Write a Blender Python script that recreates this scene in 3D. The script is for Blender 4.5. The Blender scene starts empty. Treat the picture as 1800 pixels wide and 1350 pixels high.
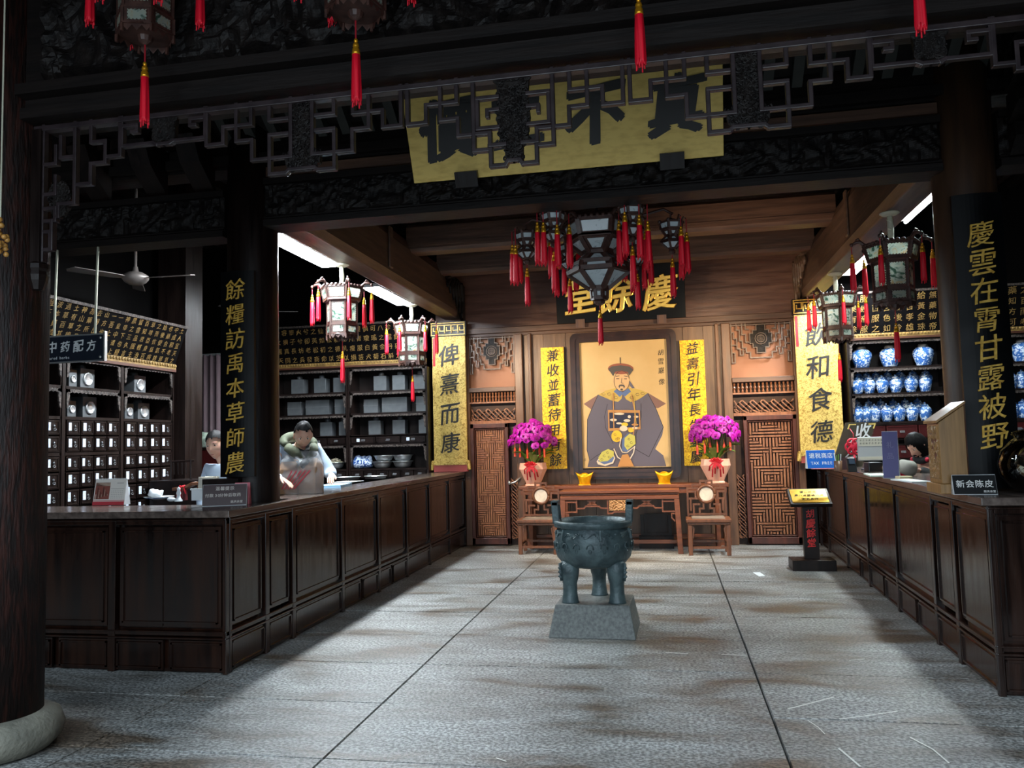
import bpy, bmesh, math, random
import numpy as np
from mathutils import Vector, Matrix, noise
random.seed(7)
PI = math.pi
scene = bpy.context.scene
COL = scene.collection

# ---------------------------------------------------------------- camera
FPX, CAMH = 1407.1, 1.6
_y, _p, _r = math.radians(-10.794), math.radians(4.1527), math.radians(-1.483)
FWD = Vector((math.sin(_y)*math.cos(_p), math.cos(_y)*math.cos(_p), math.sin(_p)))
_r0 = Vector((math.cos(_y), -math.sin(_y), 0)); _u0 = _r0.cross(FWD)
RGT = _r0*math.cos(_r) + _u0*math.sin(_r)
UPV = _u0*math.cos(_r) - _r0*math.sin(_r)
cam = bpy.data.cameras.new('camera'); co = bpy.data.objects.new('camera', cam); COL.objects.link(co)
cam.sensor_width = 36; cam.lens = FPX/1800*36; cam.clip_end = 200; cam.clip_start = .05
_m = Matrix((RGT, UPV, -FWD)).transposed().to_4x4(); _m.translation = (0, 0, CAMH)
co.matrix_world = _m
scene.camera = co

# ---------------------------------------------------------------- world, exposure, large lights
scene.view_settings.view_transform = 'Standard'; scene.view_settings.look = 'None'
scene.view_settings.exposure = 0.0; scene.view_settings.gamma = 1; scene.view_settings.use_curve_mapping = False
w = bpy.data.worlds.new('world'); scene.world = w; w.use_nodes = True
w.node_tree.nodes['Background'].inputs[0].default_value = (.55, .75, 1, 1)
w.node_tree.nodes['Background'].inputs[1].default_value = .035

def light(name, typ, loc, target, energy, color, **kw):
    d = bpy.data.lights.new(name, typ); d.energy = energy; d.color = color
    for k, v in kw.items(): setattr(d, k, v)
    o = bpy.data.objects.new(name, d); COL.objects.link(o); o.location = loc
    o.rotation_euler = (Vector(target)-Vector(loc)).to_track_quat('-Z', 'Y').to_euler()
    return o
PANEL = 250.0                                   # radiance of the fluorescent panels over the counters
light('courtyard_daylight', 'AREA', (-.6, -3.6, 2.0), (-.6, 4.2, 2.4), 330, (.78, .90, 1), shape='RECTANGLE', size=9, size_y=3.4)
light('courtyard_sky', 'AREA', (-1.6, -4.2, 6.2), (-1.2, 4.6, 0), 1250, (.70, .86, 1), shape='RECTANGLE', size=9, size_y=3)
WARM = (1, .74, .46)
light('spot_floor_warm', 'SPOT', (-.6, 10.2, 3.4), (-.6, 11.2, 0), 420, WARM, spot_size=1.1, spot_blend=.9, shadow_soft_size=.05)
light('spot_altar_left', 'SPOT', (-2.85, 10.3, 2.95), (-1.05, 12.3, 1.7), 270, WARM, spot_size=1.75, spot_blend=.6, shadow_soft_size=.04)
light('spot_altar_right', 'SPOT', (1.75, 10.3, 2.95), (-.1, 12.3, 1.7), 270, WARM, spot_size=1.75, spot_blend=.6, shadow_soft_size=.04)
light('spot_wall_right', 'SPOT', (.6, 9.4, 3.35), (1.9, 12.3, 2.6), 190, WARM, spot_size=1.3, spot_blend=.8, shadow_soft_size=.05)
light('spot_ceiling_warm', 'SPOT', (.9, 8.6, 3.3), (1.3, 10.0, 4.6), 45, (1, .70, .46), spot_size=2.2, spot_blend=.9, shadow_soft_size=.08)

# ---------------------------------------------------------------- pixel rays (photo pixel -> point on a plane of the room)
CAM = Vector((0, 0, CAMH))
def ray(x, y): return FWD + RGT*((x-900)/FPX) - UPV*((y-675)/FPX)
def onx(x, y, X): d = ray(x, y); return CAM + d*(X/d.x)
def ony(x, y, Y): d = ray(x, y); return CAM + d*(Y/d.y)
def onz(x, y, Z): d = ray(x, y); return CAM + d*((Z-CAMH)/d.z)

# ---------------------------------------------------------------- mesh building
class MB:
    def __init__(s): s.v, s.f, s.m, s.c = [], [], [], 0
    def add(s, vs, fs, c=None):
        b = len(s.v); s.v += [tuple(q) for q in vs]
        s.f += [tuple(b+i for i in f) for f in fs]; s.m += [s.c if c is None else c]*len(fs); return s
    def box(s, x0, x1, y0, y1, z0, z1, c=None):
        return s.add([(x, y, z) for x in (x0, x1) for y in (y0, y1) for z in (z0, z1)],
                     [(0,1,3,2),(4,6,7,5),(0,4,5,1),(2,3,7,6),(0,2,6,4),(1,5,7,3)], c)
    def bar(s, p, q, a, b, up=(0,0,1), c=None):
        p, q = Vector(p), Vector(q); d = (q-p).normalized(); up = Vector(up)
        sx = d.cross(up)
        if sx.length < 1e-4: sx = d.cross(Vector((0,1,0)))
        sx.normalize(); uy = sx.cross(d)
        vs = [e+sx*i*a/2+uy*j*b/2 for e in (p, q) for i in (-1, 1) for j in (-1, 1)]
        return s.add(vs, [(0,1,3,2),(4,6,7,5),(0,4,5,1),(2,3,7,6),(0,2,6,4),(1,5,7,3)], c)
    def poly(s, pts, a, b, up, c=None):
        t = .96+.08*random.random()
        for i in range(len(pts)-1):
            p, q = Vector(pts[i]), Vector(pts[i+1]); d = (q-p).normalized()*a*(.5-.03*(i % 2)-.02)
            s.bar(p-d, q+d, a*(1-.02*(i % 2)), b*(t-.03*(i % 2)), up, c)
        return s
    def tube(s, pts, r, n=8, c=None):
        pts = [Vector(p) for p in pts]; k = len(pts)
        rs = r if isinstance(r, (list, tuple)) else [r]*k
        vs = []; prev = None
        for i, p in enumerate(pts):
            t = (pts[min(i+1, k-1)]-pts[max(i-1, 0)]).normalized()
            if prev is None: prev = t.orthogonal().normalized()
            prev = (prev - t*prev.dot(t)).normalized(); b = t.cross(prev)
            vs += [p+(prev*math.cos(2*PI*j/n)+b*math.sin(2*PI*j/n))*rs[i] for j in range(n)]
        fs = [(i*n+j, i*n+(j+1)%n, (i+1)*n+(j+1)%n, (i+1)*n+j) for i in range(k-1) for j in range(n)]
        fs += [tuple(range(n))[::-1], tuple((k-1)*n+j for j in range(n))]
        return s.add(vs, fs, c)
    def lathe(s, prof, n=24, o=(0,0,0), c=None, caps=True, jag=None):
        vs = []
        for i, (r, z) in enumerate(prof):
            for j in range(n):
                rr = r*(jag(i, j) if jag else 1); a = 2*PI*j/n
                vs.append((o[0]+rr*math.cos(a), o[1]+rr*math.sin(a), o[2]+z))
        k = len(prof)
        fs = [(i*n+j, i*n+(j+1)%n, (i+1)*n+(j+1)%n, (i+1)*n+j) for i in range(k-1) for j in range(n)]
        if caps: fs += [tuple(range(n))[::-1], tuple((k-1)*n+j for j in range(n))]
        return s.add(vs, fs, c)
    def ell(s, o, r, nu=16, nv=10, R=None, c=None):
        vs = []; o = Vector(o)
        for i in range(nv+1):
            t = PI*i/nv
            for j in range(nu):
                a = 2*PI*j/nu
                p = Vector((r[0]*math.sin(t)*math.cos(a), r[1]*math.sin(t)*math.sin(a), r[2]*math.cos(t)))
                vs.append(o+(R @ p if R else p))
        fs = [(i*nu+j, (i+1)*nu+j, (i+1)*nu+(j+1)%nu, i*nu+(j+1)%nu) for i in range(nv) for j in range(nu)]
        return s.add(vs, fs, c)
    def prism(s, pts, ext, c=None):
        n = len(pts); ext = Vector(ext); pts = [Vector(p) for p in pts]
        return s.add(pts+[p+ext for p in pts], [tuple(range(n)), tuple(range(n, 2*n))[::-1]]+[(i, i+n, (i+1)%n+n, (i+1)%n) for i in range(n)], c)
    def relief(s, o, u, v, w, h, nu, nv, fn, c=None):
        """a carved face: origin o, unit axes u v, size w h, height fn(a,b) along n = u x v, with closed edges"""
        o, u, v = Vector(o), Vector(u), Vector(v); n = u.cross(v)
        vs = [o+u*(w*i/nu)+v*(h*j/nv)+n*(fn(w*i/nu, h*j/nv) if 0 < i < nu and 0 < j < nv else 0) for j in range(nv+1) for i in range(nu+1)]
        return s.add(vs, [(j*(nu+1)+i, j*(nu+1)+i+1, (j+1)*(nu+1)+i+1, (j+1)*(nu+1)+i) for j in range(nv) for i in range(nu)], c)
    def xf(s, M, start=0):
        for i in range(start, len(s.v)): s.v[i] = tuple(M @ Vector(s.v[i]))
        return s
    def mesh(s, name, mats, smooth=False):
        me = bpy.data.meshes.new(name); me.from_pydata(s.v, [], s.f)
        for m in (mats if isinstance(mats, (list, tuple)) else [mats]): me.materials.append(m)
        if any(s.m): me.polygons.foreach_set('material_index', s.m)
        bm = bmesh.new(); bm.from_mesh(me); bmesh.ops.recalc_face_normals(bm, faces=bm.faces); bm.to_mesh(me); bm.free()
        if smooth: me.polygons.foreach_set('use_smooth', [True]*len(me.polygons))
        me.update(); return me
    def build(s, name, mats, parent=None, smooth=False, bevel=0, loc=None):
        o = put(name, s.mesh(name, mats, smooth), parent, loc)
        if bevel:
            b = o.modifiers.new('b', 'BEVEL'); b.width = bevel; b.segments = 2; b.limit_method = 'ANGLE'; b.angle_limit = .7
        return o
def put(name, data, parent=None, loc=None, rot=None):
    o = bpy.data.objects.new(name, data); COL.objects.link(o)
    if parent: o.parent = parent
    if loc is not None: o.location = loc
    if rot is not None: o.rotation_euler = rot
    return o
def tag(o, label=None, cat=None, group=None, kind=None):
    if label: o['label'] = label
    if cat: o['category'] = cat
    if group: o['group'] = group
    if kind: o['kind'] = kind
    return o
def thing(name, label, cat, loc=(0,0,0), rz=0, group=None):
    return tag(put(name, None, None, loc, (0,0,rz)), label, cat, group)
def struct(name, mb, mats, parent=None, label=None, **kw):
    o = mb.build(name, mats, parent, **kw)
    if parent is None: o['kind'] = 'structure'
    if label: o['label'] = label
    return o
def copy_tree(o, parent=None):
    c = o.copy(); COL.objects.link(c); c.parent = parent
    for ch in list(o.children): copy_tree(ch, c)
    return c
def again(o, loc, rz=None, label=None, scale=None):
    c = copy_tree(o); c.location = loc
    if rz is not None: c.rotation_euler = (0, 0, rz)
    if label: c['label'] = label
    if scale: c.scale = (scale,)*3
    return c

# lettering: glyph outlines of Blender's own font, turned into mesh
_fc = bpy.data.curves.new('glyph', 'FONT'); _fo = bpy.data.objects.new('glyph', _fc); COL.objects.link(_fo); _cache = {}
def glyph(ch, bold=0, ext=.02, res=2, shear=0, bev=0):
    k = (ch, bold, ext, res, shear, bev)
    if k not in _cache:
        _fc.body = ch; _fc.offset = bold; _fc.extrude = ext; _fc.resolution_u = res; _fc.shear = shear; _fc.bevel_depth = bev; _fc.bevel_resolution = 1
        bpy.context.view_layer.update()
        ev = _fo.evaluated_get(bpy.context.evaluated_depsgraph_get()); me = ev.to_mesh()
        _cache[k] = ([tuple(v.co) for v in me.vertices], [tuple(p.vertices) for p in me.polygons])
        ev.to_mesh_clear()
    return _cache[k]
def letters(mb, s, pos, size, u, v, du=0, dv=0, c=None, wide=1, bold=0, brush=1, **kw):
    """characters of s from centre pos on, each step du along u and dv along v; u, v unit axes of the face.
    brush: written by hand (strokes rising to the right, swelling); bold: strokes thickened by that much of the size"""
    u, v = Vector(u), Vector(v); n = u.cross(v); p = Vector(pos); rn = random.Random(s)
    offs = [(0, 0)] if bold <= 0 else [(0, 0), (bold, bold*.25), (-bold, -bold*.25), (bold*.35, bold*.8), (-bold*.35, -bold*.8)]+([(bold*.9, -bold*.6), (-bold*.9, bold*.6)] if bold > .025 else [])
    for ch in s:
        if ch != ' ':
            vs, fs = glyph(ch, **kw); cx = .5; asc = ch.isascii()
            if asc and vs: cx = (min(q[0] for q in vs)+max(q[0] for q in vs))/2
            b = 0 if asc else brush; sc = 1+b*rn.uniform(-.06, .06); rot = b*rn.uniform(-.03, .03); sd = rn.uniform(0, 9)
            for k, (ox, oy) in enumerate(offs):
                w_ = []
                for q in vs:
                    x, y = (q[0]-cx), q[1]-.38
                    if b:
                        t = Vector((x*3+sd, y*3, sd)); x, y = x+b*.035*noise.noise(t), y+b*.035*noise.noise(t+Vector((7, 2, 1)))
                        y += b*(.11+rot)*x; x += b*.05*y; x, y = x*sc*.96, y*sc
                    w_.append(p+u*((x+ox)*size*wide)+v*((y+oy)*size)+n*(q[2]*size+.0004*k*(1 if bold else 0)))
                mb.add(w_, fs, c)
        p = p+u*(du*(.62 if ch.isdigit() and not s.isascii() else 1))+v*dv
X_, Y_, Z_ = Vector((1,0,0)), Vector((0,1,0)), Vector((0,0,1))

# ---------------------------------------------------------------- materials
def lin(r, g, b):
    f = lambda c: (c/255/12.92 if c/255 <= .04045 else ((c/255+.055)/1.055)**2.4)
    return (f(r), f(g), f(b), 1)
def mat(name, c, rough=.5, metal=0, c2=None, scale=8, st=(1,1,1), bump=0, bscale=None, detail=5, dist=0, lo=.35, hi=.65, spec=.5, trans=0, alpha=1, emit=0, rv=0, coat=0, sss=0):
    m = bpy.data.materials.new(name); m.use_nodes = True; nt = m.node_tree; N, L = nt.nodes, nt.links
    b = N['Principled BSDF']; c = lin(*c); b.inputs['Base Color'].default_value = c
    b.inputs['Roughness'].default_value = rough; b.inputs['Metallic'].default_value = metal
    b.inputs['Specular IOR Level'].default_value = spec; b.inputs['Transmission Weight'].default_value = trans
    b.inputs['Alpha'].default_value = alpha; b.inputs['Coat Weight'].default_value = coat
    if emit: b.inputs['Emission Color'].default_value = c; b.inputs['Emission Strength'].default_value = emit
    if sss: b.inputs['Subsurface Weight'].default_value = sss; b.inputs['Subsurface Scale'].default_value = .01
    if c2 or bump or rv:
        tc = N.new('ShaderNodeTexCoord'); mp = N.new('ShaderNodeMapping'); mp.inputs['Scale'].default_value = st
        L.new(tc.outputs['Object'], mp.inputs[0])
        nz = N.new('ShaderNodeTexNoise'); nz.inputs['Scale'].default_value = scale; nz.inputs['Detail'].default_value = detail; nz.inputs['Distortion'].default_value = dist
        L.new(mp.outputs[0], nz.inputs['Vector'])
        if c2:
            r = N.new('ShaderNodeValToRGB'); r.color_ramp.elements[0].position = lo; r.color_ramp.elements[1].position = hi
            r.color_ramp.elements[0].color = c; r.color_ramp.elements[1].color = lin(*c2)
            L.new(nz.outputs[0], r.inputs[0]); L.new(r.outputs[0], b.inputs['Base Color'])
        if rv:
            q = N.new('ShaderNodeMapRange'); q.inputs['To Min'].default_value = rough-rv; q.inputs['To Max'].default_value = rough+rv
            q.inputs['From Min'].default_value = .3; q.inputs['From Max'].default_value = .7
            L.new(nz.outputs[0], q.inputs[0]); L.new(q.outputs[0], b.inputs['Roughness'])
        if bump:
            n2 = N.new('ShaderNodeTexNoise'); n2.inputs['Scale'].default_value = bscale or scale*2; n2.inputs['Detail'].default_value = detail; n2.inputs['Distortion'].default_value = dist
            L.new(mp.outputs[0], n2.inputs['Vector'])
            bp = N.new('ShaderNodeBump'); bp.inputs['Strength'].default_value = bump; bp.inputs['Distance'].default_value = .02
            L.new(n2.outputs[0], bp.inputs['Height']); L.new(bp.outputs[0], b.inputs['Normal'])
    return m
VG, XG, YG = (7,7,.7), (.7,7,7), (7,.7,7)
dark = mat('dark_wood', (17,11,10), .4, spec=.25, c2=(27,17,14), scale=3, st=VG, bump=.08, bscale=8, rv=.1)
darkx = mat('dark_wood_beam', (15,11,10), .55, c2=(24,18,16), scale=3, st=XG, spec=.25, bump=.12, bscale=6)
carve = mat('dark_carved_wood', (12,9,9), .55, spec=.24, c2=(27,22,20), scale=14, bump=.5, bscale=22)
lacq = mat('counter_lacquer', (18,10,8), .19, c2=(38,20,12), scale=2.2, st=VG, bump=.05, bscale=7, rv=.07)
lacqtop = mat('counter_top_wood', (64,55,50), .2, c2=(92,80,74), scale=3, st=YG, bump=.03, rv=.06)
brown = mat('brown_wood', (78,54,40), .42, c2=(112,80,58), scale=2.4, st=VG, bump=.12, bscale=6, rv=.08)
brownx = mat('brown_wood_beam', (70,50,40), .5, c2=(98,71,56), scale=2.4, st=XG, bump=.15, bscale=5)
browny = mat('brown_wood_side_beam', (68,52,42), .5, c2=(94,72,58), scale=2.4, st=YG, bump=.15, bscale=5)
redwood = mat('red_wood', (100,54,32), .36, c2=(124,70,42), scale=3, st=XG, bump=.05, rv=.08)
chairw = mat('chair_wood', (92,55,34), .38, c2=(118,72,45), scale=4, st=VG, bump=.04)
latt = mat('lattice_wood', (124,78,52), .3, spec=.6, c2=(150,100,68), scale=4, st=VG, bump=.05)
lattback = mat('lattice_backing', (44,26,19), .6, c2=(58,34,25), scale=5)
tanboard = mat('tan_board', (138,90,62), .6, c2=(152,102,72), scale=2)
marble = mat('marble', (226,214,196), .25, c2=(180,168,150), scale=5, dist=2, lo=.45, hi=.8)
gold = mat('gold_letter', (232,192,92), .4, .1, c2=(182,138,48), scale=30, bump=.1)
oldgold = mat('old_gold_leaf', (240,208,116), .55, .05, c2=(216,180,92), scale=9, detail=8, st=(1,3,3), lo=.45, hi=.75, bump=.05)
friezegold = mat('frieze_gold', (136,108,56), .55, .05, c2=(104,80,40), scale=12)
scrollgold = mat('scroll_gold', (208,180,100), .42, .3, c2=(150,122,52), scale=26, detail=7, dist=1.6, lo=.44, hi=.62, bump=.4, bscale=28)
coupgold = mat('couplet_gold', (246,204,34), .42, .15, c2=(206,148,14), scale=14, detail=6, dist=3, lo=.46, hi=.56, bump=.3, bscale=14)
ink = mat('ink', (22,20,20), .5)
blackboard = mat('black_lacquer', (7,8,9), .42, c2=(11,13,15), scale=4, rv=.06, spec=.14)
friezeblack = mat('frieze_black', (8,7,8), .7, spec=.04)
white = mat('white_paper', (222,226,228), .6)
red = mat('tassel_red', (240,8,44), .55, c2=(188,0,30), scale=60, st=(1,1,.05))
capgold = mat('tassel_cap_gold', (224,160,36), .3, .7)
cordred = mat('cord_red', (150,14,30), .6)
bronze = mat('bronze_patina', (48,61,64), .45, .2, c2=(76,92,94), scale=9, bump=.35, bscale=26, detail=8)
granite = mat('grey_granite', (78,81,79), .62, c2=(104,107,104), scale=40, bump=.15, bscale=60)
basestone = mat('pillar_base_stone', (92,90,80), .75, c2=(120,117,104), scale=6, detail=9, bump=.4, bscale=40)
tin = mat('tin', (92,96,99), .45, .3, c2=(78,82,85), scale=6)
tindark = mat('tin_side', (96,98,101), .5, .2)
steel = mat('steel', (206,210,212), .3, .8)
porcw = mat('porcelain_white', (214,220,224), .15)
fabr_w = mat('white_coat', (190,208,226), .75, c2=(172,192,214), scale=6, bump=.25, bscale=9)
olive = mat('olive_hood', (86,92,72), .85, c2=(70,76,58), scale=12, bump=.3)
blackcloth = mat('black_cloth', (22,22,25), .8, bump=.2, scale=10)
skin = mat('skin', (222,176,152), .5, sss=.1)
lipm = mat('lips', (176,104,96), .5)
hairm = mat('black_hair', (13,12,13), .6, spec=.15, c2=(17,16,17), scale=60, st=(1,1,.2), bump=.15)
eyew = mat('eye_white', (220,215,208), .3)
kraft = mat('kraft_paper', (166,128,94), .75, c2=(148,112,80), scale=5, bump=.25, bscale=7)
plast = mat('clear_plastic', (235,240,245), .15, alpha=.26, bump=.8, scale=9, bscale=11)
pink = mat('pink_paper', (208,108,120), .6)
maroon = mat('maroon_board', (52,26,28), .4)
silver = mat('sign_silver_text', (196,186,178), .5)
bluesign = mat('blue_sign', (20,100,196), .35)
redplastic = mat('red_plastic', (206,30,58), .4)
greyplastic = mat('grey_plastic', (176,178,180), .45)
blackplastic = mat('black_plastic', (20,21,24), .35)
fretw = mat('transom_wood', (84,68,58), .5, c2=(112,94,80), scale=20)
seatm = mat('seat_stone', (150,138,124), .35, c2=(112,102,92), scale=6, dist=1)
brass = mat('brass', (226,186,74), .28, .85, c2=(196,150,50), scale=5)
terra = mat('blush_planter', (232,176,152), .4)
leafm = mat('orchid_leaf', (74,124,44), .35, c2=(112,156,60), scale=6)
petal = mat('orchid_petal', (180,16,160), .5, c2=(140,8,140), scale=14)
petal2 = mat('orchid_centre', (120,4,96), .5)
stemm = mat('orchid_stem', (60,74,40), .5)
ribbon = mat('red_ribbon', (196,16,34), .4)
charm = mat('hanging_charm', (214,70,48), .5)
ingot = mat('ingot_gold', (244,192,24), .25, .55, c2=(222,160,12), scale=12, bump=.3)
mauve = mat('mauve_curtain', (104,87,92), .8)
dredbox = mat('dark_red_lacquer', (58,14,14), .35)
whitec = mat('white_cotton_cord', (196,196,176), .8)
wallplaster = mat('dark_wall', (9,8,8), .8, spec=.05)
glass = mat('glass', (255,255,255), .02)
def thin_glass(m):
    N, L = m.node_tree.nodes, m.node_tree.links
    t = N.new('ShaderNodeBsdfTransparent'); t.inputs[0].default_value = (.97, .985, .98, 1); g = N.new('ShaderNodeBsdfGlossy'); g.inputs['Roughness'].default_value = .02
    f = N.new('ShaderNodeFresnel'); f.inputs[0].default_value = 1.6; mx = N.new('ShaderNodeMixShader')
    L.new(f.outputs[0], mx.inputs[0]); L.new(t.outputs[0], mx.inputs[1]); L.new(g.outputs[0], mx.inputs[2]); L.new(mx.outputs[0], N['Material Output'].inputs[0])
thin_glass(glass)
peel = mat('dried_peel', (122,92,58), .7, c2=(78,58,38), scale=12, bump=.4)
peel2 = mat('pale_peel', (206,196,170), .7)
purple = mat('purple_card', (74,70,128), .45)
pvcgreen = mat('dark_sign_board', (64,58,46), .5)
def lampmat(name, strength, c=(.86,.94,1)):
    m = bpy.data.materials.new(name); m.use_nodes = True; N = m.node_tree.nodes
    N.clear(); e = N.new('ShaderNodeEmission'); o = N.new('ShaderNodeOutputMaterial'); m.node_tree.links.new(e.outputs[0], o.inputs[0])
    e.inputs[0].default_value = (*c, 1); e.inputs[1].default_value = strength; return m
lamp = lampmat('panel_light', PANEL); tube = lampmat('tube_light', PANEL*1.6, (.84,.97,.96))
def bluewhite():
    m = mat('blue_white_porcelain', (214,224,236), .16); N, L = m.node_tree.nodes, m.node_tree.links
    tc = N.new('ShaderNodeTexCoord'); nz = N.new('ShaderNodeTexNoise'); nz.inputs['Scale'].default_value = 21; nz.inputs['Detail'].default_value = 2; nz.inputs['Distortion'].default_value = 1.4
    L.new(tc.outputs['Object'], nz.inputs['Vector'])
    r = N.new('ShaderNodeValToRGB'); e = r.color_ramp.elements
    e[0].position = .5; e[0].color = lin(52,98,164); e[1].position = .55; e[1].color = lin(190,206,222)
    L.new(nz.outputs[0], r.inputs[0]); L.new(r.outputs[0], N['Principled BSDF'].inputs['Base Color']); return m
bluew = bluewhite()
def paneglass():
    m = mat('painted_lantern_glass', (190,206,196), .25); N, L = m.node_tree.nodes, m.node_tree.links; b = N['Principled BSDF']
    tc = N.new('ShaderNodeTexCoord'); nz = N.new('ShaderNodeTexNoise'); nz.inputs['Scale'].default_value = 13; nz.inputs['Detail'].default_value = 5; nz.inputs['Distortion'].default_value = 1.5
    L.new(tc.outputs['Object'], nz.inputs['Vector'])
    r = N.new('ShaderNodeValToRGB'); e = r.color_ramp.elements
    e[0].position = .34; e[0].color = lin(52,84,68); e[1].position = .46; e[1].color = lin(156,168,158)
    x = e.new(.60); x.color = lin(164,168,150); x = e.new(.7); x.color = lin(170,130,80)
    L.new(nz.outputs[0], r.inputs[0]); L.new(r.outputs[0], b.inputs['Base Color'])
    t = N.new('ShaderNodeBsdfTranslucent'); L.new(r.outputs[0], t.inputs[0]); mx = N.new('ShaderNodeMixShader'); mx.inputs[0].default_value = .35
    L.new(b.outputs[0], mx.inputs[1]); L.new(t.outputs[0], mx.inputs[2]); L.new(mx.outputs[0], N['Material Output'].inputs[0]); return m
pane = paneglass()
lfr = mat('lantern_frame_wood', (52,32,28), .45, c2=(74,48,40), scale=20)
greydust = mat('carved_edge_wood', (36,31,29), .6, spec=.3, c2=(84,75,70), scale=40, detail=3, bump=.6, bscale=60)
def stone():
    m = mat('stone_flags', (118,122,122), .5); N, L = m.node_tree.nodes, m.node_tree.links; b = N['Principled BSDF']
    tc = N.new('ShaderNodeTexCoord')
    def nz(s, d, st, dist=0):
        mp = N.new('ShaderNodeMapping'); mp.inputs['Scale'].default_value = st; L.new(tc.outputs['Object'], mp.inputs[0])
        n = N.new('ShaderNodeTexNoise'); n.inputs['Scale'].default_value = s; n.inputs['Detail'].default_value = d; n.inputs['Distortion'].default_value = dist
        L.new(mp.outputs[0], n.inputs['Vector']); return n
    a = nz(1.0, 7, (1, 2.2, 1), .8); g = nz(48, 5, (1, 1.2, 1)); st = nz(4, 8, (.6, 2.4, 1), .8)
    r1 = N.new('ShaderNodeValToRGB'); e = r1.color_ramp.elements
    e[0].position = .34; e[0].color = lin(96,85,74); e[1].position = .68; e[1].color = lin(158,160,159); x = e.new(.47); x.color = lin(128,128,125)
    L.new(a.outputs[0], r1.inputs[0])
    r2 = N.new('ShaderNodeValToRGB'); e = r2.color_ramp.elements; e[0].position = .42; e[0].color = (.36,.36,.36,1); e[1].position = .60; e[1].color = (1.4,1.4,1.4,1)
    L.new(g.outputs[0], r2.inputs[0])
    mx = N.new('ShaderNodeMixRGB'); mx.blend_type = 'MULTIPLY'; mx.inputs[0].default_value = .9; L.new(r1.outputs[0], mx.inputs[1]); L.new(r2.outputs[0], mx.inputs[2])
    r3 = N.new('ShaderNodeValToRGB'); e = r3.color_ramp.elements; e[0].position = .4; e[0].color = (.78,.77,.75,1); e[1].position = .62; e[1].color = (1.06,1.06,1.06,1)
    L.new(st.outputs[0], r3.inputs[0]); m2 = N.new('ShaderNodeMixRGB'); m2.blend_type = 'MULTIPLY'; m2.inputs[0].default_value = .8
    L.new(mx.outputs[0], m2.inputs[1]); L.new(r3.outputs[0], m2.inputs[2]); L.new(m2.outputs[0], b.inputs['Base Color'])
    q = N.new('ShaderNodeMapRange'); q.inputs['From Min'].default_value = .3; q.inputs['From Max'].default_value = .7; q.inputs['To Min'].default_value = .36; q.inputs['To Max'].default_value = .58
    L.new(a.outputs[0], q.inputs[0]); L.new(q.outputs[0], b.inputs['Roughness'])
    ad = N.new('ShaderNodeMath'); ad.operation = 'MULTIPLY_ADD'; ad.inputs[1].default_value = 2.0; L.new(st.outputs[0], ad.inputs[0]); L.new(g.outputs[0], ad.inputs[2])
    bp = N.new('ShaderNodeBump'); bp.inputs['Strength'].default_value = .42; bp.inputs['Distance'].default_value = .012; L.new(ad.outputs[0], bp.inputs['Height']); L.new(bp.outputs[0], b.inputs['Normal'])
    return m
flag = stone()
jointm = mat('joint_dirt', (52,50,47), .9)
# ================================================================ the setting
YW = 12.4                                         # front of the back wall
fl = MB()
fl.box(-9, 7, -4, 13, -.2, -.03, c=1)
xs = [-9, -6.3, -4.7, -3.19, -1.80, .53, 2.9, 4.8, 7]
for i in range(len(xs)-1):
    ys = [-4]+[3.985+.88*k+random.uniform(-.02, .02)*(k > 2) for k in range(-8, 10)]+[13]
    for j in range(len(ys)-1):
        x0, x1, y0, y1 = xs[i]+.0035, xs[i+1]-.0035, ys[j]+.002, ys[j+1]-.002
        dz = random.uniform(-.002, .002); b = .005
        fl.add([(x0, y0, -.03), (x1, y0, -.03), (x1, y1, -.03), (x0, y1, -.03), (x0+b, y0+b, dz), (x1-b, y0+b, dz), (x1-b, y1-b, dz), (x0+b, y1-b, dz)],
               [(4,5,6,7), (0,1,5,4), (1,2,6,5), (2,3,7,6), (3,0,4,7)], c=0)
fo = struct('floor', fl, [flag, jointm])
vm = MB()
for k, pts in enumerate((((1385,1246),(1425,1236),(1466,1225)), ((1476,1264),(1530,1257),(1577,1250)), ((1420,1266),(1438,1278),(1450,1290)), ((1474,1315),(1492,1330),(1512,1347)), ((1600,1296),(1640,1317),(1668,1341)), ((1493,1161),(1520,1158)), ((1268,1150),(1312,1152)), ((1170,1147),(1210,1149)), ((872,1332),(890,1338)))):
    q = [onz(x, y, .0035) for x, y in pts]
    for a_, b_ in zip(q[:-1], q[1:]): vm.bar(a_, b_, .011-.003*(k % 3), .0015)
vm.build('quartz_vein', mat('quartz_vein', (206,206,200), .6), fo)
struct('floor_platform_left', MB().box(-6.6, -3.72, 5.95, 12.0, 0, .12), dark)
struct('floor_platform_right', MB().box(2.62, 5.6, 6.0, 12.0, 0, .12), dark)
struct('wall_left', MB().box(-9.1, -9, -4, 13, 0, 5.4), wallplaster)
struct('wall_right', MB().box(7, 7.1, -4, 13, 0, 5.4), wallplaster)
struct('wall_back', MB().box(-9, 7, 12.52, 12.7, 0, 5.4), wallplaster)
struct('wall_side_left', MB().box(-6.05, -5.98, 5.95, 8.7, 0, 4.2), wallplaster)
cl = MB().box(-9.1, 7.1, 1.2, 12.7, 5.2, 5.3)
for k in range(60):
    x = -8.8+k*.27
    cl.box(x, x+.1, 6.4, 12.5, 5.08, 5.2)
struct('ceiling', cl, darkx)
struct('eave_light_block', MB().box(-9, 7, .95, 1.2, 3.55, 5.3), darkx)  # unseen eave beam, added to keep high sky light off the upper beams
cb = MB()
for k in range(42): cb.box(-3.5, 2.3, 6.5+k*.145, 6.5+k*.145+.138, 4.72, 4.76)
struct('ceiling_boards', cb, dark)

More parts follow.
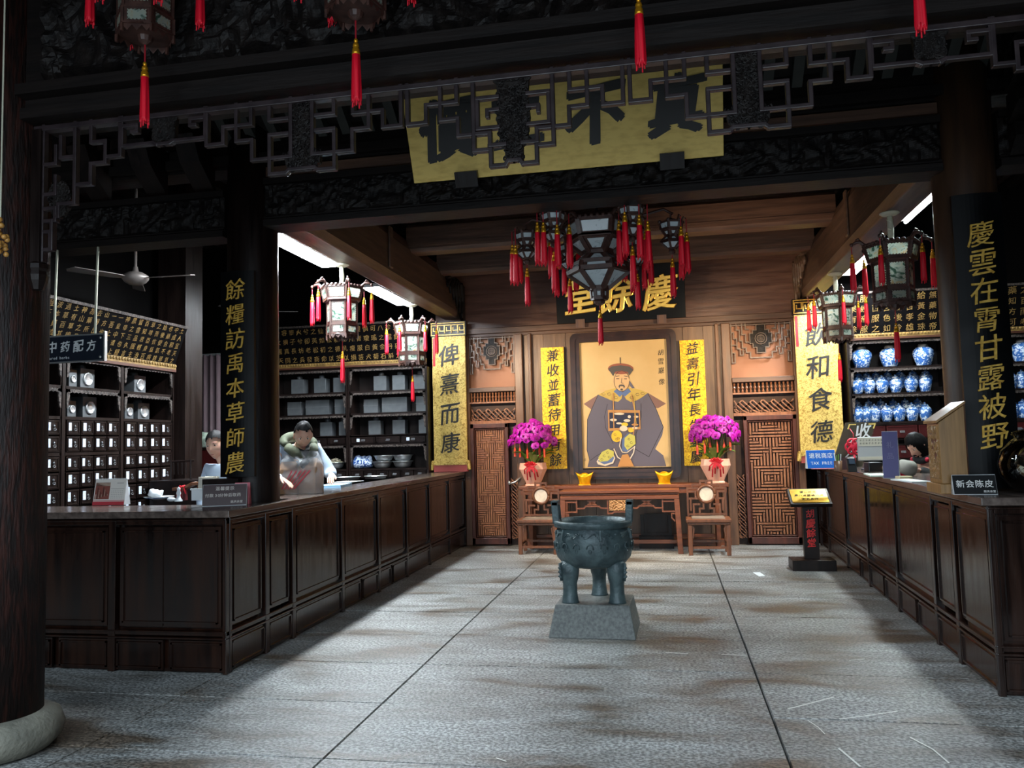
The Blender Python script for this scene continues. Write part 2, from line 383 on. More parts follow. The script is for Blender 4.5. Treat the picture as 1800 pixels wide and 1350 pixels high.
def carving(amp, s, seed=0.):
    def f(a, b):
        p = Vector((a*s+seed, b*s, seed*.7)); q = p+Vector((noise.noise(p*.7), noise.noise(p*.7+Vector((9,3,1))), 0))*1.3
        return amp*(.25+1.5*(1-abs(noise.noise(q))*2.2)*.6+.35*noise.noise(q*2.7))
    return f
# --- inner row of columns and their beams
PY = 6.25
for nm, x in (('pillar_left', -3.43), ('pillar_right', 2.2)):
    m = MB().lathe([(.215, 0), (.215, 1.2), (.21, 3.0), (.205, 4.9)], 40, (x, PY, 0))
    struct(nm, m, dark if x < 0 else mat('column_wood', (46,31,22), .45, c2=(66,45,30), scale=2.4, st=VG, bump=.1), smooth=True)
m = MB().lathe([(.24, .2), (.24, 1.6), (.235, 3.2), (.23, 5.1)], 40, (-3.66, 3.86, 0))
struct('pillar_front_left', m, mat('weathered_pillar', (24,16,14), .55, spec=.22, c2=(48,25,20), scale=5, st=(9,9,1.2), bump=.5, bscale=9, lo=.45, hi=.6), smooth=True)
m = MB().lathe([(.24, 0), (.29, .012), (.335, .06), (.345, .11), (.325, .17), (.27, .20), (.24, .205)], 44, (-3.66, 3.86, 0))
struct('pillar_base', m, basestone, smooth=True)
m = MB().lathe([(.24, .2), (.24, 5.1)], 24, (2.45, 3.86, 0)); struct('pillar_front_right', m, dark, smooth=True)

struct('pillar_rear_left', MB().box(-5.86, -5.5, 8.45, 8.8, 0, 5.1), dark)
def carved_beam(name, x0, x1, y0, y1, z0, z1, seed, mt=carve, amp=.03):
    m = MB().box(x0, x1, y0, y1, z0, z1, c=1)
    h = z1-z0
    m.box(x0, x1, y0-.03, y0, z0, z0+h*.13, c=1); m.box(x0, x1, y0-.02, y0, z0+h*.16, z0+h*.19, c=1); m.box(x0, x1, y0-.03, y0, z1-h*.13, z1, c=1)
    n = max(30, int((x1-x0)*42))
    m.relief((x0, y0-.004, z0+h*.2), X_, Z_, x1-x0, h*.66, n, 22, carving(amp, 9, seed), c=0)
    return struct(name, m, [mt, darkx], smooth=False)
carved_beam('beam_inner_lintel', -3.25, 2.02, 6.12, 6.34, 3.46, 3.87, 3.1)
carved_beam('beam_inner_left', -7.2, -3.62, 6.12, 6.34, 3.40, 3.80, 8.3)
carved_beam('beam_inner_right', 2.4, 6.2, 6.12, 6.34, 3.46, 3.87, 5.3)
struct('beam_plank', MB().box(-3.25, 2.02, 6.14, 6.32, 3.9, 3.98), brownx)
up = MB().box(-7.2, 6.2, 6.16, 6.4, 4.0, 4.5).box(-7.2, 6.2, 6.1, 6.16, 4.02, 4.1)
struct('beam_upper_inner', up, darkx)
# brackets and boards above the left lintel (a dark carved cluster)
m = MB()
for x in (-4.9, -4.35, -3.9):
    m.prism([(x, 6.14, 3.8), (x, 5.9, 4.0), (x, 5.8, 4.2), (x, 5.95, 4.35), (x, 6.14, 4.3)], (.18, 0, 0))
m.box(-5.6, -3.7, 5.95, 6.12, 4.2, 4.28)
struct('beam_bracket_left', m, dark)
m = MB()
for z, d in ((3.5, .12), (3.72, .2), (3.95, .28), (4.2, .34)):
    m.prism([(2.5-.08, 6.0, z), (2.5-.08, 6.0-d, z+.1), (2.5-.08, 6.0-d*.8, z+.2), (2.5-.08, 6.0, z+.2)], (.3, 0, 0))
struct('beam_bracket_right', m, carve)
# front beam over the fretwork
m = MB().box(-3.42, 2.3, 3.74, 3.98, 3.44, 4.5, c=1)
m.box(-3.42, 2.3, 3.70, 3.74, 3.44, 3.5, c=1).box(-3.42, 2.3, 3.66, 3.74, 3.56, 3.62, c=1)
m.relief((-3.3, 3.735, 3.66), X_, Z_, 5.6, .62, 260, 36, carving(.055, 7, 1.7), c=0)
m.box(-3.42, 2.3, 3.64, 3.74, 4.3, 4.42, c=1)
struct('beam_front', m, [carve, darkx])
# curved rafters of the rolled ceiling between the two rows
rf = MB()
for k in range(34):
    x = -4.4+k*.21
    pts = [(x, 4.0+2.15*t, 3.95+.75*math.sin(PI*(.12+.76*t))) for t in [i/10 for i in range(11)]]
    for a, b in zip(pts[:-1], pts[1:]): rf.bar(a, b, .075, .09)
struct('ceiling_rolled_rafters', rf, mat('rafter_wood', (36,38,36), .55, c2=(52,54,50), scale=3, bump=.1))
rb = MB()
pts = [(4.0+2.15*t, 4.02+.75*math.sin(PI*(.12+.76*t))) for t in [i/12 for i in range(13)]]
for a, b in zip(pts[:-1], pts[1:]):
    rb.add([(-4.6, a[0], a[1]), (3.2, a[0], a[1]), (3.2, b[0], b[1]), (-4.6, b[0], b[1])], [(0,1,2,3)])
struct('ceiling_rolled_boards', rb, darkx)
# side beams, cross beams, carved corner brackets of the inner bay
for nm, x0, x1 in (('beam_side_left', -3.5, -3.15), ('beam_side_right', 2.0, 2.33)):
    prof = [(x0+.05, 3.6), (x1-.05, 3.6), (x1, 3.68), (x1, 4.1), (x1-.06, 4.25), (x0+.06, 4.25), (x0, 4.1), (x0, 3.68)]
    m = MB().prism([(x, 6.34, z) for x, z in prof], (0, 12.45-6.34, 0))
    xi = x1 if x0 < 0 else x0
    s = 1 if x0 < 0 else -1
    m.box(min(xi, xi+s*.03), max(xi, xi+s*.03), 8.9, 9.02, 3.7, 4.2)
    struct(nm, m, browny, bevel=.015)
    m = MB()
    for q in range(6):
        y = 11.35+q*.16
        pts = [(xi+s*.06, y+.1*math.sin(t*5+q)*(1-t), 4.1-t*(.18+q*.07)) for t in [i/8 for i in range(9)]]
        m.tube(pts, [.05*(1-.6*i/8) for i in range(9)], 8)
    m.prism([(xi, 11.3, 4.12), (xi, 12.4, 4.12), (xi, 12.4, 3.5), (xi, 12.2, 3.6), (xi, 11.8, 3.9)], (s*.05, 0, 0))
    struct(nm+'_bracket', m, carve if x0 < 0 else browny, smooth=False)
for nm, y, z, h in (('beam_cross_near', 9.75, 4.08, .36), ('beam_cross_far', 11.15, 4.08, .34), ('beam_cross_front', 7.6, 4.2, .36)):
    m = MB().prism([(-3.2, y, z+.04), (-3.2, y+.04, z), (-3.2, y+.26, z), (-3.2, y+.3, z+.04), (-3.2, y+.3, z+h-.04), (-3.2, y+.26, z+h), (-3.2, y+.04, z+h), (-3.2, y, z+h-.04)], (5.25, 0, 0))
    m.box(-3.2, 2.05, y-.012, y, z+.07, z+.1)
    struct(nm, m, brownx)
# --- back wall of the hall: posts, rails, boards
Y0 = 12.35
def PW(px, py, Y=Y0): p = ony(px, py, Y); return p.x, p.z
wb = MB()
for k in range(2): wb.box(-3.6, 2.3, 12.42, 12.5, 3.42+k*.57, 3.42+k*.57+.568)
struct('wall_back_boards', wb, mat('back_boards', (76,50,42), .36, c2=(104,72,58), scale=2.2, st=XG, bump=.1, rv=.08))
t = MB().box(-3.62, 2.4, 12.33, 12.5, 3.33, 3.42).box(-3.62, 2.4, 12.36, 12.5, 3.28, 3.33)
struct('trim_1', t, brownx, bevel=.008)
t = MB()
for x, wd in ((-2.24, .13), (.93, .13), (-2.06, .05), (.80, .05), (-3.09, .1), (1.93, .1)):
    t.box(x-wd/2, x+wd/2, 12.32, 12.5, 0, 3.3)
struct('trim_2', t, brown, bevel=.012)
t = MB()
for k, (x0, x1) in enumerate(((-2.2, -1.85), (-1.845, -1.5), (-1.495, -1.1), (-1.095, -.6), (-.595, -.1), (-.095, .3), (.305, .6), (.605, .9))):
    t.box(x0, x1, 12.4, 12.5, 0, 3.3)
struct('wall_back_panel', t, mat('altar_boards', (92,68,50), .42, c2=(118,90,66), scale=2.4, st=VG, bump=.12))
struct('trim_3', MB().box(-2.2, .88, 12.3, 12.45, 0, .1), redwood)
for sx in (-.92, .0): pass

# --- the two lattice doors with transom
def nested(mb, x0, x1, z0, z1, y, wd=.026, d=.03):
    """split-bamboo pattern: squares whose rods run alternately round and across, making stepped diamonds"""
    nx = 13; p = (x1-x0)/nx; nz = int(round((z1-z0)/p)); q = (z1-z0)/nz; S = nz/4
    def horiz(i, j):
        t = (j+.5)/S+.5; k = int(t); dy = abs(t-k-.5)*2; dx = abs((i+.5)/nx-.5)*2
        tb = dy > dx
        return tb if k % 2 == 0 else not tb
    for j in range(nz):
        i = 0
        while i < nx:
            if horiz(i, j):
                e = i
                while e+1 < nx and horiz(e+1, j) and (e-i < 3+(j % 2)): e += 1
                zc = z0+(j+.5)*q; mb.box(x0+i*p+.003, x0+(e+1)*p-.003, y, y+d, zc-wd/2, zc+wd/2); i = e+1
            else: i += 1
    for i in range(nx):
        j = 0
        while j < nz:
            if not horiz(i, j):
                e = j
                while e+1 < nz and not horiz(i, e+1) and e-j < 5: e += 1
                xc = x0+(i+.5)*p; mb.box(xc-wd/2, xc+wd/2, y+.001, y+d, z0+j*q+.003, z0+(e+1)*q-.003); j = e+1
            else: j += 1
def weave(mb, x0, x1, z0, z1, y, s=.06, wd=.016, d=.018):
    """diagonal basket weave inside a rectangle"""
    n = int((x1-x0)/s)+2; m_ = int((z1-z0)/s)+2
    for i in range(-1, n):
        for j in range(-1, m_):
            cx, cz = x0+(i+.5*(j % 2))*s*1.0, z0+j*s*.5
            a = PI/4 if (i+j//2) % 2 else -PI/4
            L = s*.62; dx, dz = math.cos(a)*L, math.sin(a)*L
            p, q = (cx-dx, cz-dz), (cx+dx, cz+dz)
            f = lambda t: (min(max(t[0], x0), x1), min(max(t[1], z0), z1))
            if x0 <= cx <= x1 and z0 <= cz <= z1:
                p, q = f(p), f(q)
                if math.hypot(q[0]-p[0], q[1]-p[1]) > .02: mb.bar((p[0], y, p[1]), (q[0], y, q[1]), wd, d, Y_)
def transom(mb, x0, x1, z0, z1, y, wd=.017):
    cx = (x0+x1)/2; W = x1-x0; H = z1-z0
    def st(pts):
        for s in (-1, 1): mb.poly([(cx+s*a*W/2, y, z1-b*H) for a, b in pts], wd, .03, Y_)
    st([(.985, 0), (.985, .97), (.88, .97), (.88, .72), (.985, .72)]); st([(.985, .52), (.8, .52), (.8, .36), (.9, .36), (.9, .2), (.985, .2)])
    st([(.8, 0), (.8, .14), (.7, .14), (.7, .42), (.62, .42), (.62, .6), (.5, .6), (.5, .72), (.36, .72), (.36, .86), (0, .86)])
    st([(.62, 0), (.62, .26), (.5, .26), (.5, .46), (.40, .46)]); st([(.5, 0), (.5, .13), (.40, .13)]); st([(.8, .52), (.8, .62), (.7, .62), (.7, .78), (.6, .78), (.6, .66)])
    mb.poly([(x0, y, z1-.01), (x1, y, z1-.01)], wd, .03, Y_)
    c = [(-.13, .02), (.13, .02), (.13, .16), (.24, .16), (.24, .24), (.33, .24), (.33, .5), (.24, .5), (.24, .60), (.13, .60), (.13, .74), (-.13, .74), (-.13, .60), (-.24, .60), (-.24, .5), (-.33, .5), (-.33, .24), (-.24, .24), (-.24, .16), (-.13, .16)]
    q = [(cx+a*W*.55, z1-b*H) for a, b in c]
    mb.prism([(a, y-.012, b) for a, b in q], (0, .025, 0), c=1); mb.poly([(a, y-.012, b) for a, b in q+q[:1]], .012, .02, Y_, c=0)
    zc = z1-.38*H
    for r in (.055, .085): mb.tube([(cx+r*math.cos(a*PI/8), y-.018, zc+r*math.sin(a*PI/8)) for a in range(17)], .006, 6, c=0)
    for k in range(-2, 3): mb.bar((cx-.045, y-.02, zc+k*.02), (cx+.045, y-.02, zc+k*.02), .007, .008, Y_, c=0)
    mb.bar((cx, y-.02, zc-.05), (cx, y-.02, zc+.05), .007, .008, Y_, c=0)
def door(n, x0, x1, strip_right, lab):
    """x0..x1 clear opening; the door leaf with a narrow woven strip beside it"""
    root = put(f'door_{n}', None); tag(root, lab, 'door', kind='structure')
    zt = 3.27
    MB().box(x0, x1, 12.42, 12.5, 2.42, zt).build('transom_board', tanboard, root)
    m = MB(); transom(m, x0+.01, x1-.01, 2.62 if 0 else 2.68, zt, 12.36); m.build('transom_fretwork', [fretw, carve], root)
    MB().box(x0, x1, 12.3, 12.42, 2.40, 2.47).build('rail', brownx, root, bevel=.006)
    m = MB()
    nsp = 15
    for k in range(nsp):
        x = x0+(k+.5)*(x1-x0)/nsp
        m.lathe([(.012, 0), (.016, .02), (.01, .05), (.02, .075), (.01, .1), (.016, .13), (.012, .15)], 8, (x, 12.36, 2.245))
    m.box(x0, x1, 12.33, 12.4, 2.22, 2.245); m.build('spindle', latt, root, smooth=False)
    MB().box(x0, x1, 12.44, 12.5, 0, 2.42).build('backing', lattback, root)
    m = MB(); weave(m, x0+.02, x1-.02, 1.95, 2.21, 12.37, .075, .017, .024); m.box(x0, x1, 12.33, 12.4, 1.9, 1.945); m.build('woven_band', latt, root)
    sw = .13
    if strip_right: s0, s1, d0, d1 = x1-sw, x1, x0, x1-sw
    else: s0, s1, d0, d1 = x0, x0+sw, x0+sw, x1
    m = MB(); weave(m, s0+.01, s1-.01, .1, 1.88, 12.38, .055, .014, .022); m.build('woven_strip', latt, root)
    fr = MB()
    for a, b in ((d0, d0+.055), (d1-.055, d1)): fr.box(a, b, 12.31, 12.42, .02, 1.9)
    fr.box(d0, d1, 12.31, 12.42, 1.83, 1.9).box(d0, d1, 12.31, 12.42, .02, .12)
    for a, b in ((d0+.06, d0+.075), (d1-.075, d1-.06)): fr.box(a, b, 12.34, 12.4, .13, 1.82)
    fr.box(d0+.06, d1-.06, 12.34, 12.4, 1.805, 1.82).box(d0+.06, d1-.06, 12.34, 12.4, .13, .145)
    fr.build('door_frame', mat('door_frame_wood_%d' % n, (62,32,26), .36, c2=(86,46,36), scale=3, st=VG), root, bevel=.006)
    m = MB(); nested(m, d0+.08, d1-.08, .15, 1.80, 12.37)
    m.build('lattice', latt, root)
    return root
door(1, -3.04, -2.3, True, 'lattice door with carved transom left of the altar')
door(2, .995, 1.88, False, 'lattice door with carved transom right of the altar')
c = MB(); c.tube([(-2.44, 12.3, 1.0), (-2.40, 12.27, .96), (-2.33, 12.27, .98), (-2.27, 12.3, 1.03), (-2.25, 12.32, 1.04)], .012, 8); c.ell((-2.42, 12.27, .97), (.025, .02, .03))
tag(c.build('door_chain', steel, smooth=True), 'short silver chain lock on the left lattice door', 'chain')
# ================================================================ counters
CT, CTR = 1.163, 1.19
def panel(mb, o, u, n, w, h, fw=.05, dep=.02):
    """frame-and-panel: o lower-left on the face plane, u along, n outward; a recessed field with a bead around it"""
    o, u, n = Vector(o), Vector(u), Vector(n)
    def bx(a0, a1, z0, z1, d0, d1):
        vs = [o+u*a+Z_*z+n*d for a in (a0, a1) for d in (d0, d1) for z in (z0, z1)]
        mb.add(vs, [(0,1,3,2),(4,6,7,5),(0,4,5,1),(2,3,7,6),(0,2,6,4),(1,5,7,3)])
    bx(fw*.5, w-fw*.5, fw*.5, h-fw*.5, -.03, -dep)
    b = .012
    for a0, a1, z0, z1 in ((fw, w-fw, h-fw-b, h-fw), (fw, w-fw, fw, fw+b), (fw, fw+b, fw, h-fw), (w-fw-b, w-fw, fw, h-fw)): bx(a0, a1, z0, z1, -dep, -dep+.012)
def counter_face(root, o, u, n, cuts, seams=(), z0=.30, CT=CT, toe=()):
    """a run of counter front: posts at cuts, fields between, lower toe panels"""
    o, u, n = Vector(o), Vector(u), Vector(n)
    def bx(mb, a0, a1, zz0, zz1, d0, d1):
        vs = [o+u*a+Z_*z+n*d for a in (a0, a1) for d in (d0, d1) for z in (zz0, zz1)]
        mb.add(vs, [(0,1,3,2),(4,6,7,5),(0,4,5,1),(2,3,7,6),(0,2,6,4),(1,5,7,3)])
    fr = MB(); L = cuts[-1]; a0 = cuts[0]
    bx(fr, a0, L, CT-.102, CT-.052, -.04, 0); bx(fr, a0, L, z0-.035, z0, -.04, 0); bx(fr, a0, L, z0-.06, z0-.045, -.04, .008); bx(fr, a0, L, z0-.012, z0, 0, .008)
    bx(fr, a0, L, CT-.075, CT-.06, 0, .01)
    for c in cuts: bx(fr, max(a0, c-.03), min(L, c+.03), 0, CT-.053, -.04, .004)
    fr.build('carcass', lacq, root, bevel=.004)
    for a, b in zip(cuts[:-1], cuts[1:]):
        m = MB(); panel(m, o+u*(a+.028)+Z_*z0, u, n, b-a-.056, CT-.1-z0+.005); m.build('panel', lacq, root)
    tc = sorted(set(list(cuts)+list(toe)))
    for a, b in zip(tc[:-1], tc[1:]):
        m = MB(); panel(m, o+u*(a+.012)+Z_*.0, u, n, b-a-.024, z0-.055, .03, .012); m.build('toe_panel', lacq, root)
    for s in seams:
        m = MB(); bx(m, s-.006, s+.006, z0+.03, CT-.13, -.022, -.012); m.build('seam_strip', lacq, root)
XL, YF = -3.14, 5.335
# left counter, run facing the viewer (along X)
lf = thing('shop_counter', 'dark lacquered panelled counter front facing the viewer at left', 'counter', (0, 0, 0))
X0 = -5.5
MB().box(X0, XL-.05, YF+.05, YF+.5, 0, CT-.052).build('body', lacq, lf)
pxs = [ony(197, 1000, YF).x, ony(95, 1000, YF).x-.25]
counter_face(lf, (X0, YF, 0), X_, -Y_, [0, pxs[1]-X0, pxs[0]-X0, XL-X0], seams=[ony(283, 1000, YF).x-X0], toe=[ony(290, 1150, YF).x-X0, ony(95, 1150, YF).x-X0])
# left counter, run along the hall (along Y)
ls = thing('shop_counter', 'long dark lacquered panelled counter along the left side of the hall', 'counter')
MB().box(XL-.5, XL-.03, YF+.505, 6.01, 0, CT-.052).box(XL-.40, XL-.03, 6.49, 12.0, 0, CT-.052).build('body', lacq, ls)
cy = [.042]+[onx(px, 1000 if px < 600 else 960, XL).y-YF for px in (470, 517, 603, 667, 717, 757, 792)]+[12.32-YF]
counter_face(ls, (XL, YF, 0), Y_, X_, cy, toe=[onx(637, 1000, XL).y-YF, onx(690, 980, XL).y-YF])
top = MB().prism([(X0, YF-.045, CT-.05), (XL+.045, YF-.045, CT-.05), (XL+.045, 12.15, CT-.05), (XL-.06, 12.15, CT-.05), (XL-.06, 6.02, CT-.05), (XL-.55, 6.02, CT-.05), (XL-.55, YF+.56, CT-.05), (X0, YF+.56, CT-.05)], (0, 0, .05))
top.box(XL-.44, XL-.06, 6.48, 12.0, CT-.05, CT)
tag(top.build('countertop', lacqtop, bevel=.006), 'L-shaped dark polished wooden top on the left counter', 'countertop')
# right counter: its face turns slightly outwards to the back
XR, RA = 1.905, -math.atan(.032)
rs = thing('shop_counter', 'long dark lacquered panelled counter along the right side of the hall', 'counter', (XR, 5.385, 0), RA)
MB().box(.03, .5, .03, .62, 0, CTR-.052).box(.03, .5, 1.12, 6.6, 0, CTR-.052).build('body', lacq, rs)
def ry(px, py):                                     # pixel on the right counter's face -> distance along it
    d = ray(px, py); n = Vector((math.cos(RA), math.sin(RA), 0)); t = n.dot(Vector((XR, 5.385, 0)))/n.dot(d)
    return (d*t-Vector((XR, 5.385, 0))).dot(Vector((-math.sin(RA), math.cos(RA), 0)))
cr = [0]+[ry(px, 1000) for px in (1678, 1641, 1576, 1527, 1490, 1459)]+[6.95]
counter_face(rs, (0, 0, 0), Y_, -X_, cr, CT=CTR, toe=[ry(1613, 1090), ry(1555, 1040), ry(1513, 1010)])
counter_face(rs, (0, 0, 0), X_, -Y_, [0, .55, 1.2, 2.6], CT=CTR)
MB().box(.5, 2.6, .03, .5, 0, CTR-.052).build('body', lacq, rs)
top = MB().prism([(-.045, -.045, CTR-.05), (2.6, -.045, CTR-.05), (2.6, .55, CTR-.05), (.05, .55, CTR-.05), (.05, 6.6, CTR-.05), (-.045, 6.6, CTR-.05)], (0, 0, .05))
top.box(.05, .55, 1.1, 6.6, CTR-.05, CTR)
o = tag(top.build('countertop', lacqtop, bevel=.006, loc=(XR, 5.385, 0)), 'dark polished wooden top on the right counter', 'countertop'); o.rotation_euler = (0, 0, RA)
def RC(px, py): return onz(px, py, CT)              # pixel -> point on a counter top

# ================================================================ boards with writing
def vboard(name, label, x, y, z0, z1, w, text, board, letter, size, top=None, group=None, bow=0, dz=None, depth=.03, bold=.006, ext=.02, shear=0.0, bev=0, tilt=0):
    r = thing(name, label, 'couplet board', (x, y, z0), 0, group); H = z1-z0
    m = MB(); n = 12 if bow else 1
    pts = [(-w/2+w*i/n, -bow*math.cos(PI*(i/n-.5))) for i in range(n+1)]+[(w/2-w*i/n, depth-bow*math.cos(PI*((n-i)/n-.5))) for i in range(n+1)]
    m.prism([(a, b, 0) for a, b in pts], (0, 0, H)); m.build('board', board, r)
    m = MB(); top = H*.93 if top is None else top; k = len(text); dz = dz or (top-.06)/k
    letters(m, text, (0, -bow-.003, top-dz*.5), size, X_, Z_, 0, -dz, bold=bold, ext=ext, shear=shear, bev=bev)
    m.build('inscription', letter, r)
    if tilt: r.rotation_euler = (tilt, 0, 0)
    return r
# black lacquer couplets on the two inner columns
def col(px0, py0, px1, py1, n, Y): a, b = ony(px0, py0, Y).z, ony(px1, py1, Y).z; return a, (a-b)/(n-1)
zb, zt = ony(418, 838, 5.99).z, ony(418, 477, 5.99).z; ct, dz = col(418, 509, 413, 813, 8, 5.96)
vboard('couplet_board', 'black lacquer board with eight gold characters on the left inner column', ony(417, 660, 5.99).x, 5.99, zb, zt, .30, '餘糧訪禹本草師農', blackboard, gold, .18, bow=.03, dz=dz, top=ct-zb+dz/2, bold=.004, shear=.03)
zb, zt = 1.2, ony(1730, 340, 5.99).z; ct, dz = col(1718, 411, 1748, 766, 8, 5.96)
vboard('couplet_board', 'black lacquer board with gold characters on the right inner column', ony(1733, 600, 5.99).x, 5.99, zb, zt, .32, '慶雲在霄甘露被野', blackboard, gold, .19, bow=.03, dz=dz, top=ct-zb+dz/2, bold=.004, shear=.03)
m = MB().box(-3.73, -3.41, 5.97, 6.05, 1.15, ony(418, 841, 5.99).z); m.build('board_rest', dark)['kind'] = 'structure'; bpy.data.objects['board_rest'].name = 'trim_4'
# big gilt plaque under the front eaves, leaning forward
yb, yt = 6.01, 5.71
zb, zt = 1.6+(3.78-1.6)*yb/6.3, 1.6+(4.62-1.6)*yt/6.3
r = thing('gilt_plaque', 'large dull gold plaque with bold black characters leaning forward over the hall entrance', 'plaque', (-.7, yb, zb), 0)
ang = math.atan2(yb-yt, zt-zb); L = math.hypot(yb-yt, zt-zb); r.rotation_euler = (ang, 0, 0)
MB().box(-1.2, 1.2, 0, .05, 0, L).build('board', oldgold, r, bevel=.006)
m = MB()
for px, ch in ((1187, '真'), (1045, '不'), (905, '二'), (790, '價')):
    x = ony(px, 190, 5.9).x+.7; letters(m, ch, (x, -.003, L*.54), .47, X_, Z_, bold=.042, ext=.01, shear=.05)
m.build('inscription', ink, r)
m = MB(); letters(m, '慶餘堂', (.28, -.003, L*.36), .045, X_, Z_, 0, -.05, bold=0); m.box(.0, .12, -.004, 0, L*.5, L*.62) if 0 else None
for px in (822, 1182):
    x = ony(px, 300, 6.02).x+.7
    m = MB().box(x-.09, x+.09, -.05, .05, -.06, .06); m.build('plaque_bracket', dark, r)
# black plaque with raised gold characters over the altar
a, b = ony(976, 470, 12.15), ony(1205, 560, 12.25)
r = thing('black_plaque', 'black plaque with raised gold characters above the portrait', 'plaque', (-.62, 12.33, 3.42), 0); r.rotation_euler = (.16, 0, 0)
MB().box(-.98, .98, -.05, 0, 0, 1.02).build('board', blackboard, r, bevel=.005)
m = MB()
for px, ch in ((1160, '慶'), (1082, '餘'), (1020, '堂')): letters(m, ch, (ony(px, 525, 12.2).x+.62, -.06, .40), .58, X_, Z_, bold=.012, ext=.035, bev=.02, shear=.04)
m.build('inscription', mat('raised_gold', (206,162,72), .26, .8), r, smooth=False)
for x in (-.62, .62): MB().box(x-.07, x+.07, -.07, .02, -.07, .06).build('plaque_bracket', brown, r)
# bright gold couplets beside the portrait
vboard('gold_couplet', 'bright gold panel with black characters left of the portrait', -1.70, 12.33, 1.17, 3.06, .36, '兼收並蓄待用有餘', coupgold, ink, .205, dz=.232, top=1.88, bold=.008, shear=.06)
vboard('gold_couplet', 'bright gold panel with black characters right of the portrait', .43, 12.33, 1.18, 3.07, .36, '益壽引年長生集慶', coupgold, ink, .205, dz=.232, top=1.88, bold=.008, shear=.06)
# tall gold wall scrolls at the ends of the counters
def gold_scroll(label, x, z0, z1, w, text):
    r = thing('gold_screen', label, 'inscribed board', (x, 12.2, CT if x < 0 else CTR))
    CT_ = CT if x < 0 else CTR
    MB().box(-w/2, w/2, 0, .05, z0-CT_, z1-CT_-.23).build('board', scrollgold, r)
    m = MB().box(-w/2-.02, w/2+.02, -.015, .06, z1-CT_-.23, z1-CT_, c=1)
    for k in range(5):
        xx = -w/2+w*(k+.5)/5; h = z1-CT_-.115
        m.poly([(xx-.05, -.025, h-.06), (xx-.05, -.025, h+.06), (xx+.05, -.025, h+.06), (xx+.05, -.025, h-.03), (xx-.02, -.025, h-.03), (xx-.02, -.025, h+.02)], .014, .014, Y_, c=0)
    m.poly([(-w/2, -.025, z1-CT_-.21), (-w/2, -.025, z1-CT_-.02), (w/2, -.025, z1-CT_-.02), (w/2, -.025, z1-CT_-.21), (-w/2, -.025, z1-CT_-.21)], .014, .014, Y_, c=0)
    m.build('carved_header', [gold, dark], r)
    m = MB(); H = z0-CT_
    m.box(-w/2-.0, w/2, -.02, .07, 0, H*.6); m.build('base', mat('base_red', (150,66,62), .5), r)
    m = MB().box(-w/2-.03, w/2+.03, -.035, .08, H*.6, H)
    for s in (-1, 1): m.tube([(s*(w/2+.02), -.03, H*.9), (s*(w/2+.025), -.03, H*.6), (s*(w/2+.035), -.03, .03)], .03, 8)
    m.build('foot_rail', scrollgold, r)
    m = MB(); dz = (z1-.23-z0)/4.25
    letters(m, text, (0, -.004, z1-CT_-.3-dz*.5), .35, X_, Z_, 0, -dz, bold=.010, ext=.008, shear=.03); m.build('inscription', ink, r)
    m = MB().box(-w/2+.012, -w/2+.05, -.004, 0, z1-CT_-.7, z1-CT_-.25); m.build('red_strip', ribbon, r)
    return r
gold_scroll('tall gold board with four black characters at the far end of the left counter', -3.335, 1.34, 3.53, .54, '俾熹而康')
gold_scroll('tall gold board with four black characters at the far end of the right counter', 2.20, 1.36, 3.58, .60, '飲和食德')

# ================================================================ portrait
PF = 12.36
r = thing('framed_portrait', 'framed painting of a seated official in dark robes over the altar table', 'painting', (0, PF, 0))
def rrect(x0, x1, z0, z1, rad, n=5):
    o = []
    for cx, cz, a in ((x1-rad, z1-rad, 0), (x0+rad, z1-rad, PI/2), (x0+rad, z0+rad, PI), (x1-rad, z0+rad, 1.5*PI)):
        o += [(cx+rad*math.cos(a+PI/2*i/n), cz+rad*math.sin(a+PI/2*i/n)) for i in range(n+1)]
    return o
fx0, fx1, fz0, fz1 = -1.42, .20, 1.0, 3.26
m = MB()
for off, dep, ra in ((0, -.03, .10), (.035, -.055, .085), (.07, -.04, .06), (.10, -.05, .04)):
    A = rrect(fx0+off, fx1-off, fz0+off, fz1-off, ra); B = rrect(fx0+off+.045, fx1-off-.045, fz0+off+.045, fz1-off-.045, max(.015, ra-.03)); n = len(A)
    m.add([(x, dep, z) for x, z in A]+[(x, dep, z) for x, z in B]+[(x, .03, z) for x, z in A]+[(x, .03, z) for x, z in B],
          [(i, (i+1) % n, n+(i+1) % n, n+i) for i in range(n)]+[(i, 2*n+i, 2*n+(i+1) % n, (i+1) % n) for i in range(n)]+[(n+i, n+(i+1) % n, 3*n+(i+1) % n, 3*n+i) for i in range(n)])
m.build('frame', mat('portrait_frame', (42,26,21), .3, c2=(62,39,30), scale=6), r)
cx0, cx1, cz0, cz1 = fx0+.13, fx1-.13, fz0+.17, fz1-.15
MB().box(cx0, cx1, -.012, .03, cz0, cz1).build('canvas', mat('canvas_tan', (216,182,124), .55, c2=(206,170,110), scale=2), r)
def PT(x, y):                                       # coordinates of a close look at the picture -> canvas
    v = (y-120)/1130; 
    for _ in range(3):
        xl, xr = 80+42*v, 863+57*v; u = (x-xl)/(xr-xl); yt, yb = 145-50*u, 1262-22*u; v = (y-yt)/(yb-yt)
    u = min(max(u, .003), .997); v = min(max(v, .003), .997)
    return cx0+u*(cx1-cx0), cz1-v*(cz1-cz0)
pm = [mat('paint_'+n, c, .6) for n, c in (('robe', (98,92,102)), ('cape', (130,96,84)), ('gold', (196,164,78)), ('collar', (92,112,150)), ('face', (214,172,120)), ('hat', (82,76,70)), ('line', (44,40,44)), ('badge', (38,42,62)), ('cuff', (198,190,90)), ('pale', (222,204,176)), ('tan', (188,134,74)), ('hatred', (150,84,60)), ('yellow', (232,186,48)))]
